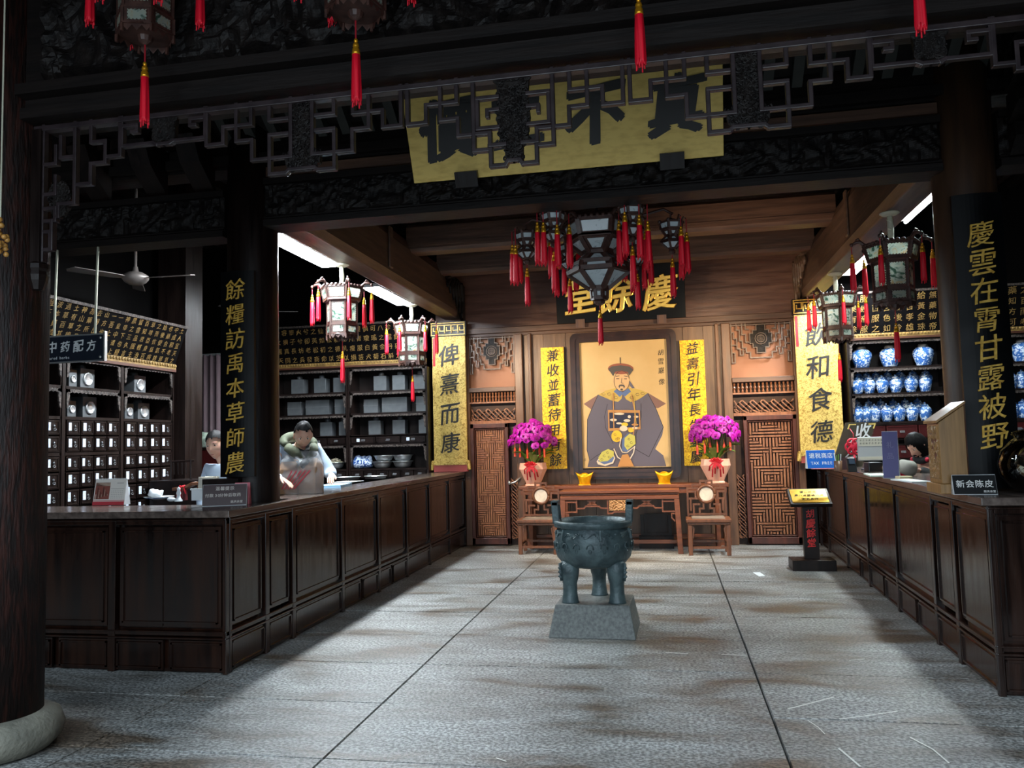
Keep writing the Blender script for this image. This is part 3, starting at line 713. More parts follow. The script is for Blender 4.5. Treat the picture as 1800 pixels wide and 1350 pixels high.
PN = dict(robe=0, cape=1, gold=2, collar=3, face=4, hat=5, line=6, badge=7, cuff=8, pale=9, tan=10, hatred=11, yellow=12)
fig = MB(); lay = [0]
def pp(c, *pts):
    lay[0] += 1; y = -.013-lay[0]*.0003
    q = [PT(*p) for p in pts]; fig.add([(a, y, b) for a, b in q], [tuple(range(len(q)))], c=PN[c])
def pl(c, wd, *pts):
    lay[0] += 1; y = -.013-lay[0]*.0003
    for a, b in zip(pts[:-1], pts[1:]):
        dx, dy = b[0]-a[0], b[1]-a[1]; l = math.hypot(dx, dy) or 1; ox, oy = -dy/l*wd/2, dx/l*wd/2
        fig.add([(lambda t: (t[0], y, t[1]))(PT(*p)) for p in ((a[0]+ox, a[1]+oy), (b[0]+ox, b[1]+oy), (b[0]-ox, b[1]-oy), (a[0]-ox, a[1]-oy))], [(0,1,2,3)], c=PN[c])
def el(cx, cy, rx, ry, n=20, a0=0, a1=2*PI): return [(cx+rx*math.cos(a0+(a1-a0)*i/n), cy+ry*math.sin(a0+(a1-a0)*i/n)) for i in range(n+(a1-a0 < 6))]
pp('cape', (262,606), (132,690), (205,742), (330,700)); pp('cape', (700,585), (860,680), (790,722), (690,700))
pp('robe', (170,1250), (185,1185), (165,1100), (165,830), (215,720), (262,606), (400,570), (545,560), (700,590), (770,720), (840,890), (830,960), (770,1085), (840,1140), (868,1238))
pl('line', 5, (262,606), (205,735), (167,830), (165,1100), (190,1190)); pl('line', 5, (700,590), (770,720), (838,890), (715,1155), (590,1085)); pl('line', 4, (400,1085), (340,1100), (250,1150), (195,1192)); pl('line', 4, (345,690), (320,800), (330,900), (400,1040)); pl('line', 4, (640,680), (645,800), (600,950), (600,1040))
pp('gold', (262,606), (330,570), (415,545), (478,590), (470,640), (440,668), (390,660), (330,635)); pp('gold', (700,585), (640,560), (530,540), (480,592), (510,645), (550,668), (600,655), (650,625))
for q in ((310,600), (360,600), (420,630), (560,630), (610,600), (655,590)): pl('line', 3, *el(*q, 16, 11, 8))
pp('collar', (400,575), (430,550), (478,585), (530,545), (552,575), (500,620), (478,600), (455,625))
pp('robe', (535,470), (585,545), (560,545), (540,520))
pp('face', *el(470, 480, 68, 92)); pp('face', (400,455), (390,470), (398,500), (412,500)); pp('hatred', *el(460, 372, 113, 50)); pp('hat', (350,375), (395,440), (410,400), (470,385), (525,402), (535,432), (572,380), (540,352), (460,340), (380,352))
pl('line', 7, (457,325), (456,270)); pl('line', 4, *el(470, 482, 68, 92, 24))
pl('line', 5, (415,440), (450,436)); pl('line', 5, (490,436), (522,440)); pl('line', 6, (422,462), (448,462)); pl('line', 6, (492,462), (516,462)); pl('line', 4, (472,455), (466,500), (484,502))
pp('hat', (442,530), (450,515), (470,512), (490,515), (500,532), (490,548), (484,528), (456,528), (450,548)); pp('hat', *el(470, 558, 12, 9))
pp('tan', (350,742), (632,742), (640,910), (355,930)); pp('badge', (362,765), (622,765), (630,890), (366,905))
for q in ((450,775,45,10), (400,830,30,12), (520,835,30,12), (600,800,20,10), (450,860,25,9), (590,900,25,10), (540,800,14,14)): pp('pale', *el(*q))
pp('yellow', *el(500, 870, 30, 18)); pp('pale', *el(490, 905, 35, 26)); pp('tan', *el(590, 870, 30, 10))
pl('tan', 9, (395,590), (400,760), (405,930), (440,1020)); pl('tan', 9, (555,600), (590,760), (585,900), (570,1000)); pl('gold', 6, (575,600), (600,860))
pp('yellow', *el(430, 975, 48, 52)); pp('yellow', *el(555, 920, 24, 20))
pp('collar', (478,1000), (530,945), (590,1040), (520,1115), (478,1100)); pp('cuff', (500,990), (545,950), (590,970), (598,1040), (525,1098), (498,1060)); pl('pale', 8, (470,985), (455,1060), (480,1115), (520,1120), (590,1065))
pp('pale', (252,1200), (300,1130), (390,1100), (418,1170), (400,1215), (330,1240), (265,1225)); pp('collar', (262,1195), (390,1108), (408,1170), (390,1205), (320,1225)); pp('cuff', (268,1165), (300,1115), (355,1088), (405,1110), (405,1150), (350,1195), (280,1202))
for q in ((320,1150), (350,1120), (365,1160), (300,1180), (540,1000), (560,1030), (530,1060), (415,960), (445,990), (430,1000)): pl('line', 3, *el(*q, 11, 9, 7))
pl('pale', 9, (405,1085), (440,1160), (490,1192), (540,1190), (580,1120), (590,1060)); pp('tan', (440,1245), (480,1140), (530,1130), (585,1240))
fig.build('painted_figure', pm, r)
m = MB()
for ch, x, y in zip('胡雪巖像', (808, 810, 814, 820), (220, 300, 382, 482)):
    a = PT(x, y); letters(m, ch, (a[0], -.014, a[1]), .10, X_, Z_, bold=0, ext=.01)
a = PT(146, 1188); letters(m, '印', (a[0], -.014, a[1]), .045, X_, Z_, bold=0, ext=.01)
m.build('inscription', ink, r)
# ================================================================ altar furniture
AZ = .935
r = thing('altar_table', 'long narrow red-brown altar table standing against the portrait wall', 'table', (-.68, 12.08, 0))
MB().box(-1.53, 1.53, -.2, .2, AZ-.055, AZ).build('tabletop', redwood, r, bevel=.01)
for s in (-1, 1):
    MB().box(s*1.36-.03, s*1.36+.03, -.17, .17, 0, AZ-.055).build('leg', redwood, r, bevel=.006)
m = MB().box(-1.5, 1.5, -.18, -.15, AZ-.13, AZ-.055); m.build('apron', redwood, r)
MB().box(-1.36, 1.36, .13, .17, .14, .18).build('stretcher', redwood, r)
TZ = .885
r = thing('offering_table', 'red-brown table with carved fret apron in front of the altar table', 'table', (-.69, 11.62, 0))
MB().box(-.84, .84, -.22, .22, TZ-.04, TZ).box(-.82, .82, -.20, .20, TZ-.07, TZ-.045).box(-.83, .83, -.21, .21, TZ-.13, TZ-.075).build('tabletop', redwood, r, bevel=.006)
for sx in (-1, 1):
    for sy in (-1, 1):
        m = MB().prism([(sx*.83, sy*.21, TZ-.13), (sx*.76, sy*.21, TZ-.13), (sx*.79, sy*.21, 0), (sx*.86, sy*.21, 0)], (0, -sy*.05, 0)); m.build('leg', redwood, r, bevel=.004)
m = MB(); y = -.19; zt = TZ-.13
for s in (-1, 1):
    m.poly([(s*.76, y, zt-.03), (s*.6, y, zt-.03), (s*.6, y, zt-.17), (s*.76, y, zt-.17)], .02, .02, Y_)
    m.poly([(s*.6, y, zt), (s*.6, y, zt-.12), (s*.5, y, zt-.12), (s*.47, y, zt-.09), (s*.28, y, zt-.09), (s*.25, y, zt-.12), (s*.16, y, zt-.12), (s*.16, y, zt-.19), (s*.1, y, zt-.19), (s*.07, y, zt-.17), (0, y, zt-.17)], .02, .02, Y_)
    m.poly([(s*.16, y, zt), (s*.16, y, zt-.13)], .02, .02, Y_)
    for q in range(3):
        o_ = (q-1)*.022
        m.bar((s*.38-.05+o_, y, zt-.01), (s*.38+.05+o_, y, zt-.075), .009, .009, Y_); m.bar((s*.38+.05+o_, y, zt-.01), (s*.38-.05+o_, y, zt-.075), .009, .009, Y_)
    m.poly([(s*.76, y, zt-.2), (s*.72, y, zt-.2), (s*.72, y, zt-.26), (s*.76, y, zt-.3)], .016, .016, Y_)
m.build('fret_apron', redwood, r)
m = MB(); m.relief((-.14, y-.005, zt-.155), X_, Z_, .28, .15, 40, 22, carving(.012, 40, 2)); m.build('carved_panel', mat('pale_carving', (176,132,88), .5), r)
MB().box(-.78, .78, .15, .19, .1, .15).build('stretcher', redwood, r)
# low dark rack under the table
m = MB(); m.poly([(-.2, 0, .46), (-.2, 0, .2), (.2, 0, .2), (.2, 0, .46)], .05, .05, Y_); m.box(-.17, .17, -.01, .02, .22, .5); m.box(-.25, .25, -.12, .05, 0, .18)
tag(m.build('low_stand', dark, loc=(-.2, 12.06, 0)), 'dark low stand in the shade under the altar table', 'stand')
def chair(x, y, lab):
    r = thing('chair', lab, 'chair', (x, y, 0), 0, 'chairs beside the altar table')
    W, D, SZ, BZ = .28, .22, .50, .985
    MB().box(-W-.02, W+.02, -D-.02, D+.02, SZ-.055, SZ-.012).box(-W, W, -D, D, SZ-.09, SZ-.055).build('seat', chairw, r, bevel=.008)
    MB().box(-W+.06, W-.06, -D+.05, D-.05, SZ-.014, SZ).build('seat_slab', seatm, r)
    for sx in (-1, 1):
        for sy in (-1, 1): MB().box(sx*W-.028*(sx > 0)*2+.0, sx*W+.028*(sx < 0)*2, sy*D-.05*(sy > 0), sy*D+.05*(sy < 0), 0, SZ-.09).build('leg', chairw, r, bevel=.006)
    m = MB().box(-W+.02, W-.02, -D+.01, -D+.04, .09, .12).box(-W+.02, W-.02, D-.04, D-.01, .13, .16)
    for s in (-1, 1): m.box(s*(W-.03)-.015, s*(W-.03)+.015, -D+.02, D-.02, .13, .16)
    m.build('stretcher', chairw, r)
    m = MB()
    m.poly([(-W+.05, -D+.02, SZ-.1), (-W+.08, -D+.02, SZ-.14), (-W+.05, -D+.02, SZ-.3)], .018, .018, Y_).poly([(W-.05, -D+.02, SZ-.1), (W-.08, -D+.02, SZ-.14), (W-.05, -D+.02, SZ-.3)], .018, .018, Y_)
    m.build('apron', chairw, r)
    m = MB(); y = D-.02; w_ = .026
    def st(*p): m.poly([(a, y, b) for a, b in p], w_, .03, Y_)
    for s in (-1, 1):
        st((s*.26, SZ), (s*.26, BZ-.1), (s*.19, BZ-.1), (s*.19, BZ-.05), (s*.08, BZ-.05), (s*.08, BZ), (0, BZ))
        st((s*.26, SZ+.24), (s*.15, SZ+.24), (s*.15, SZ+.34), (s*.26, SZ+.34)); st((s*.19, BZ-.1), (s*.12, BZ-.1), (s*.12, BZ-.14))
        st((s*.18, SZ), (s*.18, SZ+.16), (s*.1, SZ+.16)); st((s*.1, SZ), (s*.1, SZ+.1), (s*.045, SZ+.1)); st((s*.045, SZ+.1), (s*.045, SZ+.19)); st((s*.22, SZ+.08), (s*.22, SZ+.24))
        st((s*.15, SZ+.24), (s*.1, SZ+.24))
    st((-.26, SZ+.02), (.26, SZ+.02)); st((0, BZ), (0, SZ+.41))
    m.build('backrest', chairw, r)
    m = MB(); cz = SZ+.30
    m.tube([(.115*math.cos(a*PI/14), y-.006, cz+.115*math.sin(a*PI/14)) for a in range(29)], .022, 8); m.build('medallion_rim', chairw, r, smooth=True)
    m = MB(); m.prism([(.105*math.cos(a*PI/16), y-.012, cz+.105*math.sin(a*PI/16)) for a in range(32)], (0, .03, 0)); m.build('marble_disc', marble, r)
    return r
chair(-1.85, 11.56, 'carved chair with round marble inset left of the offering table')
chair(.52, 11.48, 'carved chair with round marble inset right of the offering table')
# potted orchids
def blossom_mesh():
    m = MB()
    for k in range(5):
        a = 2*PI*k/5+PI/2; L = .052 if k in (1, 4) else .046; wd = .034 if k in (1, 4) else .021
        u = Vector((math.cos(a), 0, math.sin(a))); v = Vector((-math.sin(a), 0, math.cos(a)))
        pts = [(0, 0, 0)]+[u*L*t+v*wd*math.sin(PI*min(1, t*.93+.06))*s+Vector((0, -.012*math.sin(PI*t)+.008*abs(s)*t, 0)) for s, ts in ((1, (.25, .55, .85, 1)), (-1, (.85, .55, .25))) for t in ts]
        m.add([Vector(p)+Vector((0, .0015*k, 0)) for p in pts], [(0, 1, 7), (1, 2, 6, 7), (2, 3, 5, 6), (3, 4, 5)], c=0)
    m.ell((0, -.01, -.004), (.011, .014, .012), 8, 6, c=1); return m.mesh('blossom', [petal, petal2], True)
BL = blossom_mesh()
def leaf_mesh():
    m = MB(); vs = []; n = 10
    for i in range(n+1):
        t = i/n; x = .27*t; z = .16*math.sin(PI*t*.62)-.02*t; wd = .045*math.sin(PI*min(1, t*.9+.08))
        vs += [(x, -wd, z+.012), (x, 0, z), (x, wd, z+.012)]
    m.add(vs, [(i*3+j, i*3+j+1, (i+1)*3+j+1, (i+1)*3+j) for i in range(n) for j in range(2)]); return m.mesh('leaf', leafm, True)
LF = leaf_mesh()
def orchid(x, y, lab, seed):
    rnd = random.Random(seed)
    r = thing('potted_orchid', lab, 'orchid', (x, y, AZ), 0, 'potted orchids on the altar table')
    m = MB(); m.lathe([(.10, 0), (.125, 0), (.125, .015), (.11, .03), (.215, .25), (.2, .345), (.185, .345), (.18, .31), (0.001, .31)], 10, caps=False); m.build('pot', terra, r)
    for k in range(12):
        a = k*2.4+rnd.random(); o = put('leaf', LF, r, (.05*math.cos(a), .05*math.sin(a), .33), (rnd.uniform(-.2, .2), rnd.uniform(-.25, .1), a)); o.scale = (rnd.uniform(.9, 1.25),)*3
    st = MB(); tips = []
    for k in range(9):
        a = 2*PI*k/9; R = .12+.1*(k % 3)/2; h = .44+.1*rnd.random()
        st.tube([(.05*math.cos(a), .05*math.sin(a), .32), (R*.7*math.cos(a), R*.7*math.sin(a), .32+h*.6), (R*math.cos(a)*1.1, R*math.sin(a)*1.1, .36+h), (R*math.cos(a)*1.5, R*math.sin(a)*1.5, .36+h*.95)], .006, 6)
    st.build('stem', stemm, r, smooth=True)
    n = 0
    while n < 105:
        t = rnd.random(); a = rnd.random()*2*PI; ph = rnd.uniform(.12, 1.5)
        p = Vector((.36*math.sin(ph)*math.cos(a), .22*math.sin(ph)*math.sin(a), .66+.25*math.cos(ph)*1.1+rnd.uniform(-.09, .03)))
        if p.y > .1 and rnd.random() < .6: continue
        o = put('blossom', BL, r, p); nrm = Vector((p.x*1.3, min(p.y, .0)-.22, (p.z-.64)*.7)).normalized()
        q = (-nrm).to_track_quat('Y', 'Z').to_euler(); o.rotation_euler = (q.x+rnd.uniform(-.4, .4), q.y+rnd.uniform(-.4, .4), q.z+rnd.uniform(-.4, .4)); s = rnd.uniform(1.2, 1.6); o.scale = (s, s, s); n += 1
    for k in range(6):
        xx = -.24+.09*k+rnd.uniform(-.02, .02); yy = -.12-.05*math.cos(k); zz = .56+rnd.uniform(-.02, .03)
        m = MB(); m.lathe([(.012, 0), (.017, -.03), (.014, -.10), (.017, -.13)], 8, (xx, yy, zz)); m.ell((xx, yy, zz+.01), (.008,)*3, 8, 6); m.tube([(xx, yy, zz), (xx, yy, zz+.1)], .003, 6); m.build('hanging_charm', charm, r)
    m = MB(); y0 = -.215
    for s in (-1, 1):
        for q in range(3):
            a = .5+q*.5; m.tube([(0, y0, .31), (s*.06*math.cos(a), y0-.02, .31+.05*math.sin(a)), (s*.1*math.cos(a-.2), y0-.01, .315+.06*math.sin(a-.3)), (s*.05, y0-.01, .3), (0, y0, .31)], .011, 6)
    for q in range(6):
        xx = -.09+.036*q; L = .12+.09*((q*5) % 3)/2
        m.poly([(xx*.3, y0-.005, .31), (xx, y0-.008, .31-L*.5), (xx*1.1, y0+.02+.03, .31-L)], .02, .004, Y_)
    m.build('ribbon', ribbon, r)
    return r
orchid(ony(937, 848, 12.0).x, 12.03, 'magenta orchid in a pale pot with red bow, left end of the altar table', 3)
orchid(ony(1259, 845, 12.0).x, 12.03, 'magenta orchid in a pale pot with red bow, right end of the altar table', 8)
def gold_ingot(x, lab):
    r = thing('gold_ingot', lab, 'ornament', (x, 11.96, AZ), 0, 'gold ingot ornaments')
    m = MB(); n = 32; vs = []; prof = [(.55, 0), (.6, .02), (.62, .05), (.85, .11), (1.0, .15), (.8, .13)]
    for i, (k, z) in enumerate(prof):
        for j in range(n):
            a = 2*PI*j/n; lift = .05*abs(math.cos(a))**2*(z/.15)
            vs.append((.135*k*math.cos(a), .08*k*math.sin(a), z+lift))
    m.add(vs, [(i*n+j, i*n+(j+1) % n, (i+1)*n+(j+1) % n, (i+1)*n+j) for i in range(len(prof)-1) for j in range(n)]+[tuple(range(n))[::-1]])
    m.build('ingot', ingot, r, smooth=True)
    m = MB(); m.ell((0, 0, .13), (.075, .055, .055), 20, 10); m.build('dome', ingot, r, smooth=True)
    m = MB().box(-.09, .09, -.055, .055, 0, .015); m.build('base', ingot, r)
gold_ingot(ony(1028, 850, 11.96).x, 'gold ingot ornament on the altar table below the left of the portrait')
gold_ingot(ony(1168, 847, 11.96).x, 'gold ingot ornament on the altar table below the right of the portrait')

# ================================================================ bronze tripod on its plinth
PX = -.645
m = MB(); z = .255
m.add([(-1.01, 6.585, 0), (-.30, 6.565, 0), (-.285, 7.19, 0), (-1.0, 7.2, 0), (-.955, 6.66, z), (-.345, 6.645, z), (-.335, 7.13, z), (-.945, 7.14, z)], [(0,3,2,1), (4,5,6,7), (0,1,5,4), (1,2,6,5), (2,3,7,6), (3,0,4,7)])
tag(m.build('plinth', granite, bevel=.008), 'grey stone plinth with sloping sides under the bronze tripod', 'plinth')
r = thing('tripod_cauldron', 'green-black bronze tripod cauldron standing in the middle of the hall', 'cauldron', (PX, 6.9, z), 0)
m = MB()
prof = [(.02, .272), (.17, .278), (.262, .305), (.312, .365), (.33, .44), (.326, .52), (.306, .605), (.3, .612), (.33, .618), (.334, .665), (.318, .672), (.285, .668), (.285, .6), (.3, .5), (.27, .38), (.15, .31), (.02, .305)]
m.lathe(prof, 64, caps=False)
m.build('bowl', bronze, r, smooth=True)
m = MB()
for k in range(6):
    a = 2*PI*k/6+PI/2+.26; c_, s_ = math.cos(a), math.sin(a)
    m = MB(); m.bar((.31*c_, .31*s_, .605), (.332*c_, .332*s_, .52), .016, .03, (c_, s_, 0)); m.build('flange', bronze, r)
m = MB()
for k in range(18):                                                   # cast band of hooks and bosses
    a = 2*PI*(k+.5)/18; c_, s_ = math.cos(a), math.sin(a); t = Vector((-s_, c_, 0)); o_ = Vector((c_, s_, 0))
    R = .331; m.tube([o_*(R+.002)+t*(.028*math.cos(q*.6))+Z_*(.445+.05*min(1, math.sin(q*.6)+.2)) for q in range(6)], .006, 6)
    m.tube([o_*(R+.003)+t*(.012*math.cos(q))+Z_*(.44+.016*math.sin(q)) for q in range(7)], .004, 6)
    if k % 3 == 0: m.ell(o_*.316+Z_*.57, (.012,)*3, 8, 6)
    m.tube([o_*.321+t*(.05*math.cos(q*.52))+Z_*(.56+.022*math.sin(q*1.04)) for q in range(7)], .004, 6)
m.build('cast_ornament', bronze, r, smooth=True)
for k, (x, y) in enumerate(((-.195, -.135), (.195, -.135), (.02, .21))):
    m = MB(); m.lathe([(.076, 0), (.07, .012), (.06, .08), (.06, .16), (.063, .165), (.063, .175), (.07, .19), (.08, .25), (.085, .31), (.05, .36)], 24, (x, y, 0))
    d = Vector((x, y, 0)).normalized()
    for zz in (.2, .235, .27): m.bar(Vector((x, y, zz))+d*.065, Vector((x, y, zz+.028))+d*.1, .02, .022, d)
    m.bar(Vector((x, y, .185))+d*.075, Vector((x, y, .33))+d*.085, .014, .03, d)
    m.build('leg', bronze, r, smooth=True)
for s in (-1, 1):
    m = MB(); x0 = s*.305
    lean = s*.012
    for y0 in (-.075, .045): m.prism([(x0-.03, y0, .64), (x0+.03, y0, .64), (x0+.03+lean, y0, .83), (x0-.03+lean, y0, .83)], (0, .03, 0))
    m.prism([(x0-.03+lean*.8, -.075, .79), (x0+.03+lean*.8, -.075, .79), (x0+.03+lean, -.075, .835), (x0-.03+lean, -.075, .835)], (0, .15, 0))
    m.build('handle', bronze, r, bevel=.008)

# ================================================================ brass plate stand
r = thing('plate_stand', 'dark wooden stand with tilted brass plate at the foot of the right counter', 'stand', (1.645, 10.16, 0))
MB().box(-.245, .245, -.17, .17, 0, .125).build('base', dark, r, bevel=.006)
MB().box(-.085, .085, -.045, .045, .125, .80).build('post', dark, r, bevel=.004)
m = MB(); letters(m, '胡慶餘堂', (0, -.047, .66), .11, X_, Z_, 0, -.115, bold=.012, ext=.01); m.build('inscription', mat('red_letter', (196,36,34), .5), r)
t = math.atan2(.15, .3); u, v = X_, Vector((0, math.cos(t), math.sin(t))); n = u.cross(v); c = Vector((0, -.02, .865))
m = MB().prism([c-u*.235-v*.18-n*.045, c+u*.235-v*.18-n*.045, c+u*.235+v*.18-n*.045, c-u*.235+v*.18-n*.045], n*.045); m.build('plate_board', dark, r, bevel=.005)
m = MB().prism([c-u*.205-v*.15, c+u*.205-v*.15, c+u*.205+v*.15, c-u*.205+v*.15], n*.006); m.build('brass_plate', brass, r)
m = MB()
for k, s in enumerate(('营业时间', '早八点至晚八点', '谢谢合作')): letters(m, s, c+n*.0062-u*(.048*(len(s)-1)/2)+v*(.085-.08*k), .05, u, v, .048, 0, bold=.01, ext=.004)
m.build('engraving', ink, r)
m = MB()
p = ony(1331, 1012, 9.9)
a = onz(1335, 1010, 0); m.prism([a+Vector((-.06, .12, .003)), a+Vector((.02, .14, .003)), a+Vector((.05, -.1, .003)), a+Vector((-.02, -.14, .003))], (0, 0, .002))
tag(m.build('pale_floor_patch', white), 'thin pale patch on the stone floor before the brass plate stand', 'sticker')  # thin pale patch laid on the floor slabs
# ================================================================ lanterns
def tassel_meshes(L=.25):
    n = 30; rnd = random.Random(2)
    j = [rnd.uniform(.8, 1.15) for _ in range(n)]
    m = MB(); m.lathe([(.011, 0), (.02, -.012), (.021, -L*.4), (.024, -L*.92), (.022, -L)], n, jag=lambda i, k: 1 if i < 2 else j[k])
    for k in range(10): m.tube([(.018*math.cos(k*.63), .018*math.sin(k*.63), -L*.9), (.021*math.cos(k*.63), .021*math.sin(k*.63), -L-.012*(k % 3)-.004)], .004, 5)
    body = m.mesh('tassel', red, True)
    m = MB(); m.lathe([(.006, .05), (.014, .045), (.017, .03), (.013, .024), (.019, .015), (.02, 0), (.021, -.012)], 16); m.ell((0, 0, .06), (.011, .011, .013), 10, 8); cap = m.mesh('tassel_cap', capgold, True)
    return body, cap
TB, TCAP = tassel_meshes()
def tassel(parent, p, cord, s=1):
    """hangs from p by a cord"""
    p = Vector(p); o = put('tassel', TB, parent, p-Z_*(cord+.06*s)); o.scale = (s,)*3
    put('tassel_cap', TCAP, o)
    m = MB(); m.tube([(0, 0, .06), (0, 0, .06+cord/s)], .0045, 6); put('tassel_cord', m.mesh('tassel_cord', cordred), o)
    return o
def hexpt(r, z, k, ph=0): a = PI/3*k+ph; return Vector((r*math.cos(a), r*math.sin(a), z))
def hexstage(fr, gl, r0, z0, r1, z1, ph=0, b=.014, ins=.78, deco=0, n=6, glm=0):
    """one storey of a six-sided lantern: rails, posts, a pane in each side with a carved border"""
    for k in range(n):
        A, B, C, D = hexpt(r0, z0, k, ph), hexpt(r0, z0, k+1, ph), hexpt(r1, z1, k+1, ph), hexpt(r1, z1, k, ph)
        fr.bar(A, B, b, b); fr.bar(D, C, b, b); fr.bar(A, D, b*1.2, b*1.2, (A-B))
        c = (A+B+C+D)/4; q = [c+(p-c)*.985 for p in (A, B, C, D)]; i = [c+(p-c)*ins for p in (A, B, C, D)]
        nrm = (B-A).cross(D-A).normalized()
        fr.add(q+i, [(0,1,5,4), (1,2,6,5), (2,3,7,6), (3,0,4,7)]); gl.add([p-nrm*.003 for p in i], [(0,1,2,3)], c=glm)
        if deco:
            for e in range(4):
                p, s = i[e], i[(e+1) % 4]; m = max(2, int((s-p).length/deco))
                for t in range(m): fr.ell(p+(s-p)*((t+.5)/m), (deco*.33,)*3, 6, 4)
def lantern(label, loc, ph=.2, cord=.34, s=1, group='palace lanterns', ts=1):
    """hangs from loc; six panes in three storeys, crown with arms"""
    r = thing('palace_lantern', label, 'lantern', loc, 0, group); r.scale = (s,)*3
    z = -cord; fr, gl = MB(), MB()
    hexstage(fr, gl, .235, z, .205, z-.13, ph, ins=.74, deco=.022)
    hexstage(fr, gl, .17, z-.145, .165, z-.40, ph, ins=.76, deco=.02); hexstage(fr, gl, .172, z-.41, .172, z-.51, ph, ins=.66, deco=.02)
    for k in range(6):
        A, B = hexpt(.235, z+.012, k, ph), hexpt(.235, z+.012, k+1, ph)
        for t in range(5): fr.ell(A+(B-A)*((t+.5)/5), (.022, .022, .018), 6, 5)
        A, B = hexpt(.172, z-.515, k, ph), hexpt(.172, z-.515, k+1, ph)
        for t in range(3): c = A+(B-A)*((t+.5)/3); d = (B-A)/6; fr.prism([c-d, c+d, c-Z_*.035], c.normalized()*.012)
        fr.bar(A+Z_*.0, A-Z_*.05, .016, .016)
        fr.bar(hexpt(.205, z-.13, k, ph), hexpt(.17, z-.145, k, ph), .016, .016); fr.bar(hexpt(.205, z-.137, k, ph), hexpt(.205, z-.137, k+1, ph), .018, .018)
        fr.bar((0, 0, z+.03), hexpt(.235, z, k, ph), .014, .014)
    fr.lathe([(.03, z-.49), (.16, z-.505), (.165, z-.52), (.05, z-.53), (.04, z-.56), (.01, z-.58)], 12)
    fr.build('frame', lfr, r); gl.build('painted_glazing', pane, r)
    for k in range(6):
        a = PI/3*k+ph; c_, s_ = math.cos(a), math.sin(a)
        m = MB(); m.tube([(c_*R, s_*R, z+h) for R, h in ((.21, -.03), (.235, .03), (.265, .055), (.30, .05), (.325, .035))], [.014, .017, .018, .016, .012], 8)
        m.ell((c_*.335, s_*.335, z+.03), (.017, .017, .02), 8, 6); m.tube([(c_*.26, s_*.26, z+.06), (c_*.275, s_*.275, z+.085), (c_*.30, s_*.30, z+.07)], .008, 6)
        m.build('dragon_arm', lfr, r, smooth=True)
        tassel(r, (c_*.335, s_*.335, z+.025), .09, ts)
    tassel(r, (0, 0, z-.575), .13, ts)
    m = MB(); m.tube([(0, 0, 0), (.004, .003, -cord*.5), (0, 0, -cord+.03)], [.022, .028, .022], 8); m.tube([(.02*math.cos(t*.9), .02*math.sin(t*.9), -.03-t*cord/30) for t in range(26)], .008, 5)
    m.build('suspension_cord', whitec, r, smooth=True)
    m = MB(); m.lathe([(.085, 0), (.085, -.008), (.06, -.022), (.02, -.03)], 20); m.build('ceiling_rose', whitec, r, smooth=True)
    return r
BZ = 3.6
def hang(px, py, z): p = onz(px, py, z); return (p.x, p.y, z)
lantern('hexagonal lantern with red tassels nearest on the left side beam', (-3.44, 8.2, BZ), .1, .27, 1.0)
lantern('hexagonal lantern with red tassels before the left gold board', (-3.52, 10.9, BZ), .35, .27, 1.06)
lantern('hexagonal lantern with red tassels nearest on the right side beam', (2.08, 7.72, BZ), .0, .30, 1.02)
lantern('hexagonal lantern with red tassels overlapping the right gold board', (2.15, 10.5, BZ), .55, .27, 1.04)
# lanterns in the front gallery, hanging from its roof; mostly above the picture
for (px, py), lab in zip(((254, 222), (627, 187), (1127, 123), (1620, 62)), ('front gallery lantern at the far left above the carved beam', 'front gallery lantern left of the gilt plaque', 'front gallery lantern before the right half of the gilt plaque', 'front gallery lantern above the right couplet board')):
    zt_ = ony(px, py, 3.5); s = .80
    lantern(lab, (zt_.x, 3.5, 5.15), .3, (5.15-zt_.z)/s-1.107, s, 'front gallery lanterns', 1.2)
# --- the great clustered lantern before the black plaque
r = thing('great_lantern', 'great six-sided clustered lantern with many red tassels hanging before the black plaque', 'lantern', (-.53, 7.0, 4.75))
o_z = -4.75
def CZ(py): return ony(1055, py, 7.0).z+o_z
fr, gl = MB(), MB(); ph = PI/6*0
ph = 0
z1, z2, z3, z4 = CZ(396), CZ(420), CZ(446), CZ(464)
hexstage(fr, gl, .30, z1, .27, z2, ph, b=.03, ins=.78); hexstage(fr, gl, .27, z2-.01, .13, z3, ph, b=.03, ins=.55)
hexstage(fr, gl, .10, z3, .22, z4, ph, b=.03, ins=.5); hexstage(fr, gl, .25, z4-.01, .27, CZ(477), ph, b=.03, ins=.6); hexstage(fr, gl, .27, CZ(478), .075, CZ(507), ph, b=.035, ins=.74)
hexstage(fr, gl, .07, CZ(508), .065, CZ(526), ph, b=.02, ins=.4); fr.ell((0, 0, CZ(531)), (.05, .05, .03), 10, 6)
for k in range(6):
    fr.bar(hexpt(.3, z1+.02, k), (0, 0, z1+.12), .03, .03); fr.bar(hexpt(.13, z3, k), hexpt(.10, z3, k), .03, .03); fr.bar(hexpt(.22, z4, k), hexpt(.25, z4-.01, k), .03, .03)
    A, B = hexpt(.30, z1+.02, k), hexpt(.30, z1+.02, k+1)
    for t in range(6): fr.ell(A+(B-A)*((t+.5)/6), (.022, .022, .025), 6, 5)
fr.build('frame', lfr, r); 
cpane = mat('grey_lantern_glass', (178,190,194), .2, c2=(96,108,112), scale=16, lo=.55, hi=.75, dist=1.2); gl.build('painted_glazing', cpane, r)
m = MB(); m.tube([(0, 0, 0), (0, 0, z1+.1)], .012, 8); m.lathe([(.06, 0), (.05, -.03), (.01, -.05)], 12); m.build('suspension_rod', darkx, r)
tassel(r, (0, 0, CZ(531)), ony(1055, 531, 7).z-ony(1055, 561, 7).z-.07, .9)
